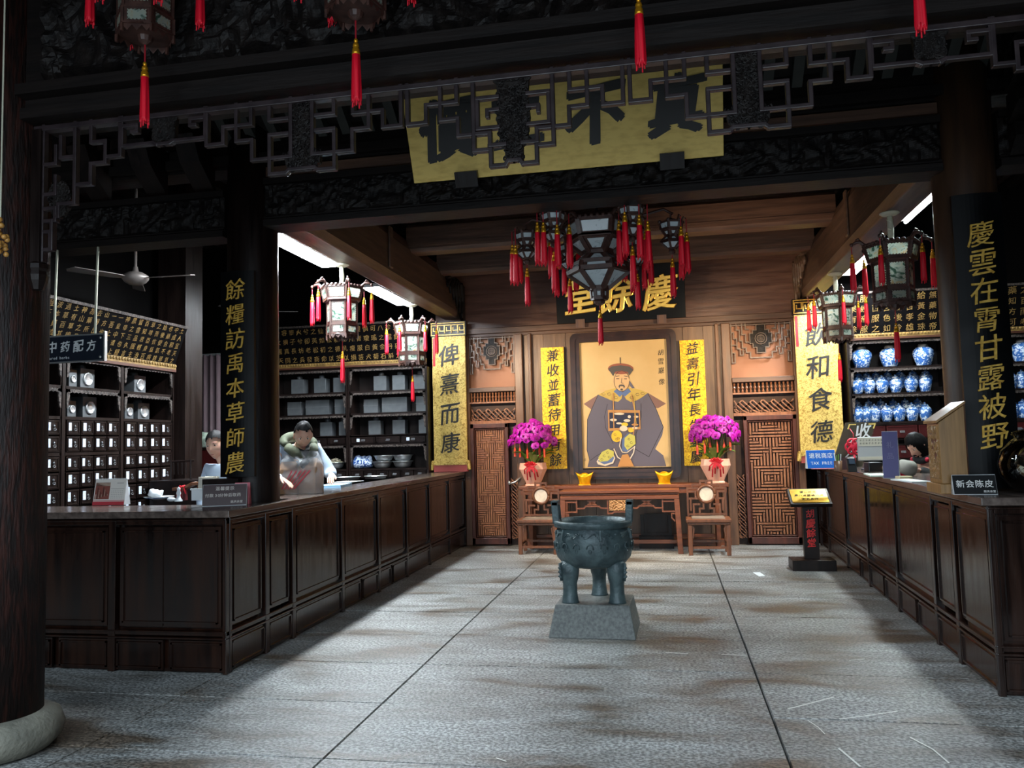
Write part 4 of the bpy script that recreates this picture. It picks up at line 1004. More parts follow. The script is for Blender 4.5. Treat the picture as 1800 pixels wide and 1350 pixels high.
for k in range(6):
    a = PI/3*k; c_, s_ = math.cos(a), math.sin(a)
    m = MB(); m.tube([(c_*R, s_*R, z1+h) for R, h in ((.27, 0), (.33, .04), (.38, .05), (.42, .02))], .014, 8)
    m.tube([(c_*R, s_*R, z1+h) for R, h in ((.2, -.03), (.4, .06), (.58, .10), (.66, .05))], .013, 8); m.build('bracket_arm', lfr, r, smooth=True)
    tassel(r, (c_*.42, s_*.42, z1+.02), .10, 1.1)
    fr, gl = MB(), MB(); X, Yc = c_*.64, s_*.64
    def sub(mb, n0): mb.xf(Matrix.Translation((X, Yc, z1-.03)), n0)
    hexstage(fr, gl, .10, .0, .09, -.055, .3, b=.014, ins=.72); hexstage(fr, gl, .085, -.06, .045, -.115, .3, b=.014, ins=.4); hexstage(fr, gl, .045, -.115, .095, -.165, .3, b=.014, ins=.4); hexstage(fr, gl, .095, -.165, .03, -.225, .3, b=.014, ins=.66)
    fr.ell((0, 0, -.25), (.03, .03, .03), 8, 6)
    for q in range(6): fr.bar((0, 0, .045), hexpt(.10, 0, q, .3), .01, .01); fr.ell(hexpt(.1, .01, q, .3), (.018, .018, .018), 6, 5)
    fr.tube([(0, 0, .04), (0, 0, .1)], .008, 6)
    sub(fr, 0); sub(gl, 0)
    o = fr.build('small_lantern', lfr, r); gl.build('painted_glazing', cpane, o)
    for q, (da, L) in enumerate(((-.9, .0), (0, .0), (.9, .0))):
        e = a+da; p = Vector((X+.13*math.cos(e), Yc+.13*math.sin(e), z1+.0))
        mm = MB(); mm.tube([(X+.08*math.cos(e), Yc+.08*math.sin(e), z1-.03), (X+.11*math.cos(e), Yc+.11*math.sin(e), z1+.02), p], .007, 6); mm.build('bracket_arm', lfr, r, smooth=True)
        tassel(r, p, .10+.03*q, 1.05)
    tassel(r, (X, Yc, z1-.30), .05, 1.0)

# ================================================================ fluorescent lamps
def ceiling_panel(lab, x0, x1, y0, y1, z, m_=None):
    r = thing('ceiling_light', lab, 'lamp', ((x0+x1)/2, (y0+y1)/2, z), 0, 'fluorescent ceiling lights'); a, b = (x1-x0)/2, (y1-y0)/2
    MB().box(-a-.012, a+.012, -b-.012, b+.012, 0, .05).build('housing', greyplastic, r)
    MB().box(-a, a, -b, b, -.008, -.0005).build('diffuser', m_ or lamp, r)
    m = MB()
    for y in (-b*.7, b*.7): m.tube([(0, y, .05), (0, y, 5.1-z)], .006, 6)
    m.build('suspension_wire', darkx, r); return r
ceiling_panel('white fluorescent panel nearest the entrance over the left counter', -3.78, -3.56, 6.6, 8.45, 3.65)
ceiling_panel('white fluorescent panel at the back over the left counter', -3.80, -3.58, 9.75, 11.1, 3.65)
ceiling_panel('white fluorescent panel at the back over the right counter', 2.50, 2.72, 10.7, 11.95, 3.85)
r = thing('ceiling_light', 'twin fluorescent tube fitting nearest the entrance over the right counter', 'lamp', (2.60, 8.62, 3.9), 0, 'fluorescent ceiling lights')
MB().box(-.09, .09, -.64, .64, 0, .05).build('housing', greyplastic, r)
for s in (-1, 1): m = MB(); m.tube([(s*.05, -.62, -.02), (s*.05, .62, -.02)], .018, 10); m.build('light_tube', tube, r, smooth=True)
m = MB()
for y in (-.5, .5): m.tube([(0, y, .05), (0, y, 1.2)], .006, 6)
m.build('suspension_wire', darkx, r)
# ceiling fans
def fan(lab, loc, rz):
    r = thing('ceiling_fan', lab, 'fan', loc, rz, 'ceiling fans')
    m = MB(); m.lathe([(.02, -.06), (.06, -.058), (.10, -.035), (.125, 0), (.12, .03), (.07, .06), (.03, .07), (.02, .12)], 28); m.build('motor', mat('fan_metal', (120,112,108), .4, .3) if 'fan_metal' not in bpy.data.materials else bpy.data.materials['fan_metal'], r, smooth=True)
    m = MB(); m.tube([(0, 0, .1), (0, 0, 5.1-loc[2])], .014, 10); m.build('rod', bpy.data.materials['fan_metal'], r, smooth=True)
    for k in range(3):
        a = 2*PI*k/3; R = Matrix.Rotation(a, 4, 'Z') @ Matrix.Rotation(.18, 4, 'X')
        m = MB().prism([(.12, -.035, 0), (.22, -.055, 0), (.62, -.062, 0), (.64, -.02, 0), (.60, .06, 0), (.22, .05, 0), (.12, .035, 0)], (0, 0, .006)); m.xf(R); m.build('blade', bpy.data.materials['fan_metal'], r)
    return r
p = ony(238, 490, 7.0); fan('grey three-bladed ceiling fan over the left end of the shop', (p.x, 7.0, p.z), .05)
p = ony(443, 548, 10.4); fan('ceiling fan half hidden behind the left couplet column', (p.x, 10.4, p.z), .35)

# ================================================================ hanging fretwork under the front beam
r = thing('hanging_fretwork', 'dark carved key-pattern fretwork hanging under the front beam', 'fretwork', (-.684, 3.8, 3.405))
FW = .021
def strokes(mb, cx, lst, mir=True, wd=FW):
    for pts in lst:
        for s in ((-1, 1) if mir else (1,)): mb.poly([(cx+s*a, 0, -b) for a, b in pts], wd, .035, Y_)
unit = [[(.543, -.02), (.543, .185), (.445, .185), (.445, .095), (.285, .095), (.285, -.02)], [(.37, -.02), (.37, .18), (.28, .18), (.28, .27), (.118, .27), (.118, .335), (.043, .335)],
        [(.2, -.02), (.2, .355), (.115, .355), (.115, .44), (.043, .44), (.03, .42), (0, .42)], [(.075, .09), (.18, .09), (.18, .245), (.075, .245)], [(.128, .185), (.128, .155), (.075, .155)]]
unit2 = [[(.543, -.02), (.543, .185), (.445, .185), (.445, .095), (.285, .095), (.285, -.02)], [(.37, -.02), (.37, .18), (.28, .18), (.28, .29), (.06, .29), (.06, -.02)],
         [(.18, .0), (.18, .085), (.08, .085)], [(.08, .165), (.18, .165), (.18, .375), (.09, .375), (.07, .36), (0, .36)]]
m = MB(); strokes(m, 0, unit); strokes(m, -1.12, unit2); strokes(m, 1.12, unit2)
knot = [[(.25, -.02), (.25, .14), (.06, .14), (.04, .15), (0, .15)], [(.25, .03), (.16, .03), (.16, .065), (.19, .065)], [(.25, -.02), (.25, .03)]]
strokes(m, -1.92, knot); strokes(m, 1.92, knot)
for s in (-1, 1):
    strokes(m, 0, [[(s*2.18, -.02), (s*2.18, .19), (s*2.27, .19), (s*2.27, .1), (s*2.36, .1), (s*2.36, -.02)], [(s*2.27, .1), (s*2.27, .22), (s*2.36, .22), (s*2.36, .33), (s*2.46, .33), (s*2.46, .43), (s*2.56, .43)],
                   [(s*2.46, -.02), (s*2.46, .33)], [(s*2.46, .17), (s*2.55, .17), (s*2.55, .05)], [(s*2.66, .2), (s*2.58, .2), (s*2.58, .1)], [(s*2.66, -.02), (s*2.66, .74)],
                   [(s*2.66, .37), (s*2.58, .37), (s*2.58, .27)], [(s*2.66, .45), (s*2.58, .45), (s*2.58, .52), (s*2.66, .52)], [(s*2.56, .43), (s*2.56, .5), (s*2.58, .5)], [(s*2.6, .52), (s*2.6, .68)], [(s*2.66, .58), (s*2.61, .58), (s*2.61, .68), (s*2.66, .68)]], mir=False)
m.poly([(-2.7, 0, .005), (2.7, 0, .005)], .03, .05, Y_)
m.build('key_lattice', mat('fretwork_wood', (34,27,30), .34, c2=(52,43,45), scale=10, bump=.1), r, bevel=.004)
def pend(cx, out, seed):
    m = MB(); m.prism([(cx+a, .0, -b) for a, b in out], (0, .03, 0), c=0)
    xs_ = [a for a, b in out]; zs_ = [b for a, b in out]; rnd = random.Random(seed)
    def inside(x, z):
        c = False
        for i in range(len(out)):
            (xa, za), (xb, zb) = out[i], out[i-1]
            if (za > z) != (zb > z) and x < (xb-xa)*(z-za)/(zb-za)+xa: c = not c
        return c
    for _ in range(150):
        x, z = rnd.uniform(0, max(xs_)), rnd.uniform(min(zs_), max(zs_))
        if inside(x*1.08, z):
            R = rnd.uniform(.012, .022); a0 = rnd.random()*6
            for s in (-1, 1): m.tube([(cx+s*(x+R*math.cos(a0+q*.7)*(1-q*.09)), -.006, -(z+R*math.sin(a0+q*.7)*(1-q*.09))) for q in range(7)], .0052, 5)
    m.build('carved_pendant', carve, r, smooth=False)
pend(0, [(-.085, -.01), (.085, -.01), (.075, .1), (.085, .2), (.07, .3), (.08, .33), (.045, .345), (.045, .415), (-.045, .415), (-.045, .345), (-.08, .33), (-.07, .3), (-.085, .2), (-.075, .1)], 1)
for cx in (-1.12, 1.12): pend(cx, [(-.05, -.01), (.05, -.01), (.05, .26), (.1, .275), (.095, .33), (.06, .355), (-.06, .355), (-.095, .33), (-.1, .275), (-.05, .26)], 2)
for cx in (-1.92, 1.92): pend(cx, [(-.07, 0), (.07, 0), (.06, .12), (-.06, .12)], 3)
for s in (-1, 1):
    pend(s*2.56, [(-.05, .34), (-.02, .30), (.03, .31), (.07, .38), (.05, .45), (.01, .49), (-.04, .45)], 4)
    m = MB().box(s*2.69-.03, s*2.69+.03, -.03, .03, -.76, .0); m.lathe([(.035, -.745), (.055, -.76), (.058, -.785), (.05, -.80), (.055, -.82), (.048, -.85), (.035, -.885), (.03, -.90), (.0, -.905)], 8, (s*2.69, 0, 0)); m.build('hanging_post', dark, r)
# ================================================================ shelving and medicine cabinets
def fringe(mb, x0, x1, z0, z1, h=.035, y=-.012, side=True):
    n = max(4, int((x1-x0)/.05))
    pts = [(x0, z1)]+[(x1, z1)]+[(x1-(x1-x0)*i/(2*n), z1-h*(.75 if i % 2 else 1.05)) for i in range(2*n+1)]
    mb.prism([(a, y, b) for a, b in pts], (0, .015, 0))
    if side:
        H = min(.26, (z1-z0)*.7)
        for s, x in ((1, x0), (-1, x1)):
            q = [(x, z1), (x, z1-H)]+[(x+s*(.012+.03*(i/8)**.7+(.006 if i % 2 else 0)), z1-H+H*i/8) for i in range(9)]
            mb.prism([(a, y, b) for a, b in q], (0, .015, 0))
def ringpull(mb, x, z, y):
    mb.lathe([(.012, 0), (.014, .004), (.006, .008)], 8, (0, 0, 0)); 
def drawer(root, x0, x1, z0, z1, label=True, ring='ring', red_=False, face=dark, rnd=random):
    m = MB(); m.box(x0+.008, x1-.008, -.006, .05, z0+.008, z1-.008)
    b = .008
    for a0, a1, c0, c1 in ((x0+.018, x1-.018, z1-.018-b, z1-.018), (x0+.018, x1-.018, z0+.018, z0+.018+b), (x0+.018, x0+.018+b, z0+.018, z1-.018), (x1-.018-b, x1-.018, z0+.018, z1-.018)): m.box(a0, a1, -.012, 0, c0, c1)
    d = m.build('drawer', face, root); w, h = x1-x0, z1-z0; cx, cz = (x0+x1)/2, (z0+z1)/2
    if label:
        j = rnd.uniform(-.01, .01); lw, lh = min(.05, w*.22), h*.5
        MB().box(cx-w*.22+j-lw/2, cx-w*.22+j+lw/2, -.0085, -.006, cz+h*.06-lh/2, cz+h*.06+lh/2).build('paper_label', label_mat, d)
    m = MB()
    if ring == 'ring':
        m.ell((cx+w*.08, -.012, cz+.012), (.012, .008, .012), 8, 6); m.tube([(cx+w*.08+.016*math.sin(t*.7), -.018, cz-.008-.022*(1-math.cos(t*.7))/2) for t in range(10)], .004, 5)
    else:
        m.box(cx-.03, cx+.03, -.014, -.006, cz-.004, cz+.018); m.tube([(cx-.03, -.012, cz), (cx-.03, -.03, cz-.012), (cx+.03, -.03, cz-.012), (cx+.03, -.012, cz)], .004, 6)
    m.build('pull', tindark, d)
    return d
label_mat = mat('drawer_label', (206,216,232), .6, c2=(150,170,206), scale=90, lo=.5, hi=.7)
def unit_shell(root, w, zt, dep=.40, z0=0.):
    m = MB().box(0, .035, 0, dep, z0, zt).box(w-.035, w, 0, dep, z0, zt).box(0, w, dep-.02, dep, z0, zt).box(0, w, 0, dep, zt-.04, zt).box(0, w, 0, dep, z0, z0+.04)
    m.box(-.0, .02, -.008, 0, z0, zt).box(w-.02, w, -.008, 0, z0, zt); return m
# --- A: the drawer cabinets along the left wall (face to the hall)
XA = -5.6
ya = [onx(111, 700, XA).y, onx(214, 700, XA).y, 8.37]; ya = [ya[0]-(ya[1]-ya[0])]+ya
ZA = {k: onx(211, v, XA).z for k, v in dict(t=640, s1=688, s2=737, d1=766, mid=795, d3=824, d4=852, d5=881).items()}
RZA = PI/2
labs = ['medicine drawer cabinet half hidden behind the front left pillar', 'middle medicine drawer cabinet with tin boxes on its shelves on the left wall', 'medicine drawer cabinet at the right end of the left wall']
for k in range(3):
    w_ = ya[k+1]-ya[k]
    r = thing('medicine_cabinet', labs[k], 'cabinet', (XA, ya[k], 0), RZA, 'medicine cabinets on the left wall')
    m = unit_shell(None, w_, 2.56, .36)
    for z in (ZA['s1'], ZA['s2'], ZA['mid']): m.box(.02, w_-.02, 0, .34, z-.02, z+.01)
    m.build('carcass', dark, r)
    m = MB(); fringe(m, .035, w_-.035, ZA['s1']+.01, 2.52); fringe(m, .035, w_-.035, ZA['s2']+.01, ZA['s1']-.02); m.build('carved_edging', greydust, r)
    rows = [(ZA['d1'], ZA['s2']-.02), (ZA['mid']+.01, ZA['d1']), (ZA['d3'], ZA['mid']-.02), (ZA['d4'], ZA['d3']), (ZA['d5'], ZA['d4']), (2*ZA['d5']-ZA['d4'], ZA['d5'])]
    rn = random.Random(k)
    for z0, z1 in rows:
        for q in range(4): drawer(r, .04+(w_-.08)*q/4, .04+(w_-.08)*(q+1)/4, z0, z1, True, 'ring', rnd=rn)
def frieze(name, label, org, u, W, vb, H, rows, size, pitch, lean, ends=.0):
    """a sloping black board covered in small gold characters, with a gold moulding along its foot"""
    u = Vector(u); n0 = u.cross(Z_); v = (Z_*math.cos(lean)+n0*math.sin(lean)); n = u.cross(v); o_ = Vector(org)
    r = thing(name, label, 'inscribed board', org)
    m = MB().prism([Vector((0,0,0)), u*W, u*(W+ends)+v*H, v*H-u*ends], -n*.03); m.build('board', friezeblack, r)
    m = MB().bar(v*H-u*ends, u*(W+ends)+v*H, .02, .03); m.build('edge_moulding', greydust, r)
    m = MB()
    for k, s in enumerate(rows): letters(m, s, v*(H-H*(k+.55)/len(rows))+n*.002+u*(pitch*.6), size, u, v, 0, 0, bold=0, ext=.01, res=1) if 0 else letters(m, s, v*(H-H*(k+.55)/len(rows))+n*.002+u*(pitch*.6), size, u, v, pitch, 0, ext=.012, res=1)
    m.build('inscription', friezegold, r)
    m = MB().bar(u*0-Z_*.03, u*W-Z_*.03, .03, .06)
    t = int(W/.045)
    for k in range(t): m.ell(u*(W*(k+.5)/t)-Z_*.022+n0*.018, (.017, .017, .02), 6, 5)
    m.build('gold_moulding', friezegold, r)
    MB().bar(-Z_*.075, u*W-Z_*.075, .035, .03).build('lower_moulding', mat('red_brown_moulding', (70,40,28), .4) if 'red_brown_moulding' not in bpy.data.materials else bpy.data.materials['red_brown_moulding'], r)
    return r
FA = ['子化役雲為一月登波過土神為去山一一神農嘗百草之始也中土', '長成駕聞中天下本草有山藥得方吾皇帝之書知味而後藥成人', '不以為人天地之藥百草之所出也上中下三品君臣佐使合和宣', '太子見聖不以大成其德養命應天之道也久服輕身益氣不老天', '之久服輕身益氣不老延年石之藥本上經言主治百病除邪氣之']
W_ = ya[3]-ya[0]
frieze('frieze_board', 'sloping black board of gold characters above the left drawer cabinets', (XA+.02, ya[0], 2.60), Y_, W_, 0, .45, [s[-int(W_/.105):] for s in FA], .07, .105, .36)
# --- B and R: cabinets against the back wall
YB = 12.02
def zb(py, px=700): return ony(px, py, YB).z
def shelf_unit(label, x0, x1, rows, drws, low=None, group='open shelf cabinets', top=2.86, name='shelf_cabinet'):
    w_ = x1-x0; r = thing(name, label, 'cabinet', (x0, YB, 0), 0, group)
    m = unit_shell(None, w_, top, .42)
    for z in rows: m.box(.02, w_-.02, 0, .4, z-.03, z)
    for z0, z1 in drws: m.box(.02, w_-.02, 0, .4, z0-.02, z0).box(.02, w_-.02, 0, .4, z1, z1+.015)
    m.build('carcass', dark, r)
    return r, w_
zr = [zb(685), zb(724), zb(763)]; dz_ = (zb(779), zb(766)); zlow = zb(823)
for lab, x0, x1, nd in (('open shelf cabinet with tin boxes behind the man in the hooded coat', -6.29, -4.965, 4), ('open shelf cabinet with steel bowls beside the left gold board', -4.955, -3.64, 3)):
    r, w_ = shelf_unit(lab, x0, x1, zr+[zlow], [dz_])
    m = MB()
    for z0, z1 in ((zr[0], 2.82), (zr[1], zr[0]-.03), (zr[2], zr[1]-.03), (zlow, dz_[0]-.02)): fringe(m, .035, w_-.035, z0, z1)
    m.build('carved_edging', greydust, r)
    for q in range(nd): drawer(r, .04+(w_-.08)*q/nd, .04+(w_-.08)*(q+1)/nd, dz_[0], dz_[1], q in (0, 2) and nd == 3, 'bail')
    for q in range(6): drawer(r, .04+(w_-.08)*q/6, .04+(w_-.08)*(q+1)/6, zb(840), zlow-.03, False, 'bail')
FBt = ['人少容黎火兮之仙方藥丹石靈俱可八珍玉液金', '之女損子兮卻英如松秘而升膏瓊瑤之露飲之長', '解飄真長坊老松初之德乳瘦服白黃金丹砂水銀', '氏天同之兵發商命以芝以損芸犬菊石斛之精華']
frieze('frieze_board', 'sloping black board of gold characters above the open shelf cabinets at left', (-6.29, YB-.02, 2.945), X_, 2.65, 0, .60, FBt, .098, .125, .28, .0)
FRt = ['之服食延年方給無可', '果經百合桂百黃藥成', '有帝服色後孝金物而', '除服之如冷雄珠帝苦']
rz_ = [ony(1570, py, YB).z for py in (644, 690, 741)]
frieze('frieze_board', 'sloping black board of gold characters above the blue jar cabinet', (2.565, YB-.02, 3.0), X_, 1.335, 0, .58, FRt, .112, .15, .2)
frieze('frieze_board', 'sloping black board of gold characters right of the right couplet column', (4.02, YB-.02, 3.0), X_, 1.40, 0, .58, ['方張世傳藥之書曰大', '得遣何人知百病之源', '之疾遇仙方而愈也久', '者在經中可考其言曰'], .112, .15, .2)
for lab, x0, x1 in (('open shelf cabinet of blue and white jars beside the right gold board', 2.565, 3.90), ('open shelf cabinet of jars seen right of the right couplet column', 4.02, 5.42)):
    r, w_ = shelf_unit(lab, x0, x1, rz_, [(rz_[2]-.24, rz_[2]-.05), (rz_[2]-.52, rz_[2]-.33)], top=2.93, group='jar cabinets')
    m = MB()
    for z0, z1 in ((rz_[0], 2.89), (rz_[1], rz_[0]-.03), (rz_[2], rz_[1]-.03)): fringe(m, .035, w_-.035, z0, z1)
    m.build('carved_edging', greydust, r)
    MB().box(.04, w_-.04, .22, .4, rz_[1], rz_[1]+.07).box(.04, w_-.04, .22, .4, rz_[2], rz_[2]+.07).build('shelf_step', dark, r)
    for z0, z1 in ((rz_[2]-.24, rz_[2]-.05), (rz_[2]-.52, rz_[2]-.33)):
        for q in range(3): drawer(r, .04+(w_-.08)*q/3, .04+(w_-.08)*(q+1)/3, z0, z1, False, 'bail', face=dredbox)
# --- jars
def jar_mesh(R, H, small):
    m = MB(); m.lathe([(.62*R, 0), (.66*R, .02*H), (.8*R, .2*H), (R, .52*H), (.96*R, .7*H), (.7*R, .83*H), (.44*R, .86*H), (.44*R, .9*H)], 22, caps=False)
    m.lathe([(.001, .0), (.62*R, 0)], 22, caps=False); return m.mesh('body', bluew, True)
def lid_mesh(R, H, plain):
    m = MB()
    if plain: m.lathe([(.46*R, .86*H), (.48*R, .93*H), (.40*R, 1.0*H), (.001, 1.0*H)], 18, caps=False)
    else: m.lathe([(.58*R, .86*H), (.6*R, .9*H), (.5*R, .97*H), (.2*R, 1.02*H), (.1*R, 1.05*H), (.16*R, 1.1*H), (.001, 1.14*H)], 18, caps=False)
    return m.mesh('lid', tindark if plain else bluew, True)
JB, JL = jar_mesh(.14, .31, 0), lid_mesh(.14, .31, 1); SB, SL = jar_mesh(.09, .23, 1), lid_mesh(.09, .23, 0)
def jar(label, px, py, z, dy, big, group):
    p = ony(px, py, YB+dy); r = thing('porcelain_jar', label, 'jar', (p.x, YB+dy, z+.003), random.uniform(0, 6), group)
    put('body', JB if big else SB, r); put('lid', JL if big else SL, r); return r
ordn = ['first', 'second', 'third', 'fourth', 'fifth', 'sixth', 'seventh']
for k, px in enumerate((1515, 1565, 1624)): jar('large blue and white jar, %s of three on the top shelf' % ('left', 'middle', 'right')[k], px, 640, rz_[0], .16, True, 'large jars on the top shelf')
for k, px in enumerate((1508, 1528, 1551, 1575, 1602, 1627)): jar('small blue and white jar, %s from left in the front row of the middle shelf' % ordn[k], px, 685, rz_[1], .12, False, 'small jars on the middle shelf')
for k, px in enumerate((1509, 1524, 1540, 1561, 1583, 1605, 1628)): jar('small blue and white jar, %s from left in the back row of the middle shelf' % ordn[k], px, 675, rz_[1]+.07, .29, False, 'small jars on the middle shelf')
for k, px in enumerate((1509, 1524, 1538, 1559, 1581, 1604, 1627)): jar('small blue and white jar, %s from left in the front row of the lower shelf' % ordn[k], px, 735, rz_[2], .12, False, 'small jars on the lower shelf')
for k, px in enumerate((1507, 1528, 1549, 1571, 1592, 1614)): jar('small blue and white jar, %s from left in the back row of the lower shelf' % ordn[k], px, 728, rz_[2]+.07, .29, False, 'small jars on the lower shelf')
jar('large blue and white jar at the right edge of the picture', 1797, 624, rz_[0], .16, True, 'jars right of the couplet column')
for k, px in enumerate((1777, 1797)): jar('small blue and white jar on the middle shelf beyond the right couplet, %s one' % ('left', 'right')[k], px, 680, rz_[1], .12, False, 'jars right of the couplet column')
for k, px in enumerate((1780, 1799)): jar('small blue and white jar on the lower shelf beyond the right couplet, %s one' % ('left', 'right')[k], px, 730, rz_[2], .12, False, 'jars right of the couplet column')
# --- tin boxes with round windows in A
def tin_box(label, y0, y1, z, h, dx=-.2):
    w_ = y1-y0; r = thing('tin_canister', label, 'tin', (XA+dx, (y0+y1)/2, z), RZA, 'tin canisters in the drawer cabinets')
    MB().box(-w_/2, w_/2, 0, w_*.8, 0, h*.82).build('body', tin, r, bevel=.004)
    m = MB(); m.lathe([(w_*.2, h*.82), (w_*.22, h*.86), (w_*.2, h*.97), (w_*.12, h), (.001, h)], 16, (0, w_*.4, 0), caps=False); m.build('cap', tin, r, smooth=True)
    m = MB(); n0 = len(m.v); m.lathe([(w_*.33, 0), (w_*.33, .012), (w_*.28, .016), (w_*.24, .006), (.001, .012)], 22, caps=False); m.xf(Matrix.Translation((0, 0, h*.4)) @ Matrix.Rotation(PI/2, 4, 'X')); m.build('round_window', steel, r, smooth=True)
XT = XA-.14
def ty(px): return onx(px, 690, XT).y
zz1, zz2 = ZA['s1']+.012, ZA['s2']+.012
for lab, a, b, z, h in (('partly hidden, upper shelf of the middle drawer cabinet, left', 121, 135, zz1, .22), ('upper shelf of the middle drawer cabinet, right', 141, 166, zz1, .25), ('upper shelf of the right drawer cabinet', 236, 256, zz1, .24),
                        ('lower shelf of the middle drawer cabinet, left', 119, 134, zz2, .2), ('lower shelf of the middle drawer cabinet, right', 146, 170, zz2, .26), ('lower shelf of the right drawer cabinet, left', 220, 235, zz2, .21), ('lower shelf of the right drawer cabinet, right', 243, 263, zz2, .23)):
    tin_box('grey tin with round window, '+lab, ty(a), ty(b), z, h, -.14)
# --- tins and boxes in B
def tin_b(label, px0, px1, z, h, kind, dy=.14):
    a, b = ony(px0, 700, YB+dy).x, ony(px1, 700, YB+dy).x; w_ = b-a
    r = thing('tin_canister' if kind else 'flat_tin_box', label, 'tin', ((a+b)/2, YB+dy, z+.003), 0, 'tins on the open shelves')
    MB().box(-w_/2, w_/2, 0, min(.2, w_*.8), 0, h if not kind else h*.8).build('body', tin, r, bevel=.004)
    if kind: m = MB(); m.lathe([(.04, h*.8), (.045, h*.84), (.042, h*.97), (.02, h), (.001, h)], 14, (0, min(.1, w_*.4), 0), caps=False); m.build('cap', tindark, r, smooth=True)
    else: MB().box(-w_/2-.004, w_/2+.004, -.004, min(.2, w_*.8)+.004, h*.52, h*.56).build('lid_rim', tindark, r)
z1, z2, z3 = zr[0], zr[1], zr[2]
for lab, a, b, z, h, k in (('second from left on the top shelf of the left open cabinet', 512, 534, z1, .3, 1), ('third from left on the top shelf of the left open cabinet', 552, 573, z1, .3, 1), ('at the right end of the top shelf of the left open cabinet', 586, 606, z1, .3, 1),
        ('left one on the top shelf of the right open cabinet', 657, 679, z1, .3, 1), ('middle one on the top shelf of the right open cabinet', 690, 712, z1, .3, 1), ('right one on the top shelf of the right open cabinet', 727, 747, z1, .3, 1),
        ('left on the second shelf of the left open cabinet', 505, 529, z2, .22, 0), ('wide, middle of the second shelf of the left open cabinet', 537, 578, z2, .24, 0), ('right on the second shelf of the left open cabinet', 588, 607, z2, .24, 0),
        ('left on the second shelf of the right open cabinet', 639, 664, z2, .22, 0), ('wide, middle of the second shelf of the right open cabinet', 671, 715, z2, .24, 0), ('right on the second shelf of the right open cabinet', 731, 748, z2, .24, 0),
        ('behind the man, third shelf of the left open cabinet', 562, 583, z3, .28, 1), ('right end of the third shelf of the left open cabinet', 595, 608, z3, .28, 1), ('left one on the third shelf of the right open cabinet', 647, 668, z3, .28, 1), ('middle one on the third shelf of the right open cabinet', 689, 711, z3, .28, 1), ('right one on the third shelf of the right open cabinet', 735, 748, z3, .27, 1)):
    tin_b('grey tin, '+lab, a, b, z, h, k)
def bowl(label, px, z, R, h, group, dy=.2):
    p = ony(px, 815, YB+dy); r = MB(); r.lathe([(R*.55, 0), (R*.8, .02), (R*.93, h*.6), (R, h*.9), (R*1.12, h), (R*1.12, h+.006), (R*.97, h*.93), (R*.88, h*.55), (R*.7, .03), (.001, .025)], 28, caps=False)
    o = r.build('steel_bowl', steel, None, True, loc=(p.x, YB+dy, z)); tag(o, label, 'bowl', group); return o
zl = zlow+.003
bowl('steel bowl, lower of the left pair on the open shelf', 672, zl, .15, .1, 'stacked steel bowls'); bowl('steel bowl, upper of the left pair on the open shelf', 675, zl+.105, .15, .09, 'stacked steel bowls')
bowl('steel bowl, lower of the right pair on the open shelf', 708, zl, .15, .1, 'stacked steel bowls'); bowl('steel bowl, upper of the right pair on the open shelf', 708, zl+.105, .15, .09, 'stacked steel bowls')
o = bowl('steel bowl heaped with dried herbs behind the man', 589, zl, .15, .1, None)
m = MB(); rn = random.Random(5)
for k in range(140):
    a, q = rn.random()*2*PI, rn.random()**.5; c_ = Vector((.12*q*math.cos(a), .12*q*math.sin(a), .08+.08*(1-q*q)+rn.uniform(-.008, .008)))
    d = Vector((rn.uniform(-1, 1), rn.uniform(-1, 1), rn.uniform(-.5, .5))).normalized()*.022; m.bar(c_-d, c_+d, .014, .006)
o2 = m.build('dried_herbs', peel2, loc=o.location); tag(o2, 'pale dried herb slices heaped in the steel bowl', 'herbs', kind='stuff')
m = MB(); p = ony(636, 820, YB+.2)
m.ell((0, 0, .09), (.19, .12, .10), 26, 14)
for i, q in enumerate(m.v):
    v = Vector(q); m.v[i] = tuple(v+v.normalized()*.05*noise.noise(v*14)+Z_*.03*noise.noise(v*9))
m.v = [(x, y, max(0, z)) for x, y, z in m.v]
o = m.build('plastic_bundle', mat('blue_white_plastic', (196,210,228), .25, c2=(40,76,140), scale=16, dist=2, lo=.46, hi=.54), None, True, loc=(p.x, YB+.2, zl)); tag(o, 'crumpled blue and white plastic bundle beside the steel bowls', 'bag')
# ================================================================ people
def skinned(pts, edges, rad, sub=2):
    me = bpy.data.meshes.new('t'); me.from_pydata([tuple(p) for p in pts], edges, []); o = bpy.data.objects.new('t', me); COL.objects.link(o)
    bm = bmesh.new(); bm.from_mesh(me); L = bm.verts.layers.skin.verify()
    for i, v in enumerate(bm.verts):
        r = rad[i]; v[L].radius = r if isinstance(r, tuple) else (r, r); v[L].use_root = i == 0
    bm.to_mesh(me); bm.free()
    s = o.modifiers.new('s', 'SKIN'); s.use_smooth_shade = True
    b = o.modifiers.new('b', 'SUBSURF'); b.levels = sub; b.render_levels = sub
    bpy.context.view_layer.update(); ev = o.evaluated_get(bpy.context.evaluated_depsgraph_get()); m = ev.to_mesh()
    out = ([v.co.copy() for v in m.vertices], [tuple(p.vertices) for p in m.polygons]); ev.to_mesh_clear(); bpy.data.objects.remove(o); return out
def chain(P, E, Rr, start, pts, rads):
    i = start
    for p, r in zip(pts, rads): P.append(Vector(p)); Rr.append(r); E.append((i, len(P)-1)); i = len(P)-1
    return i
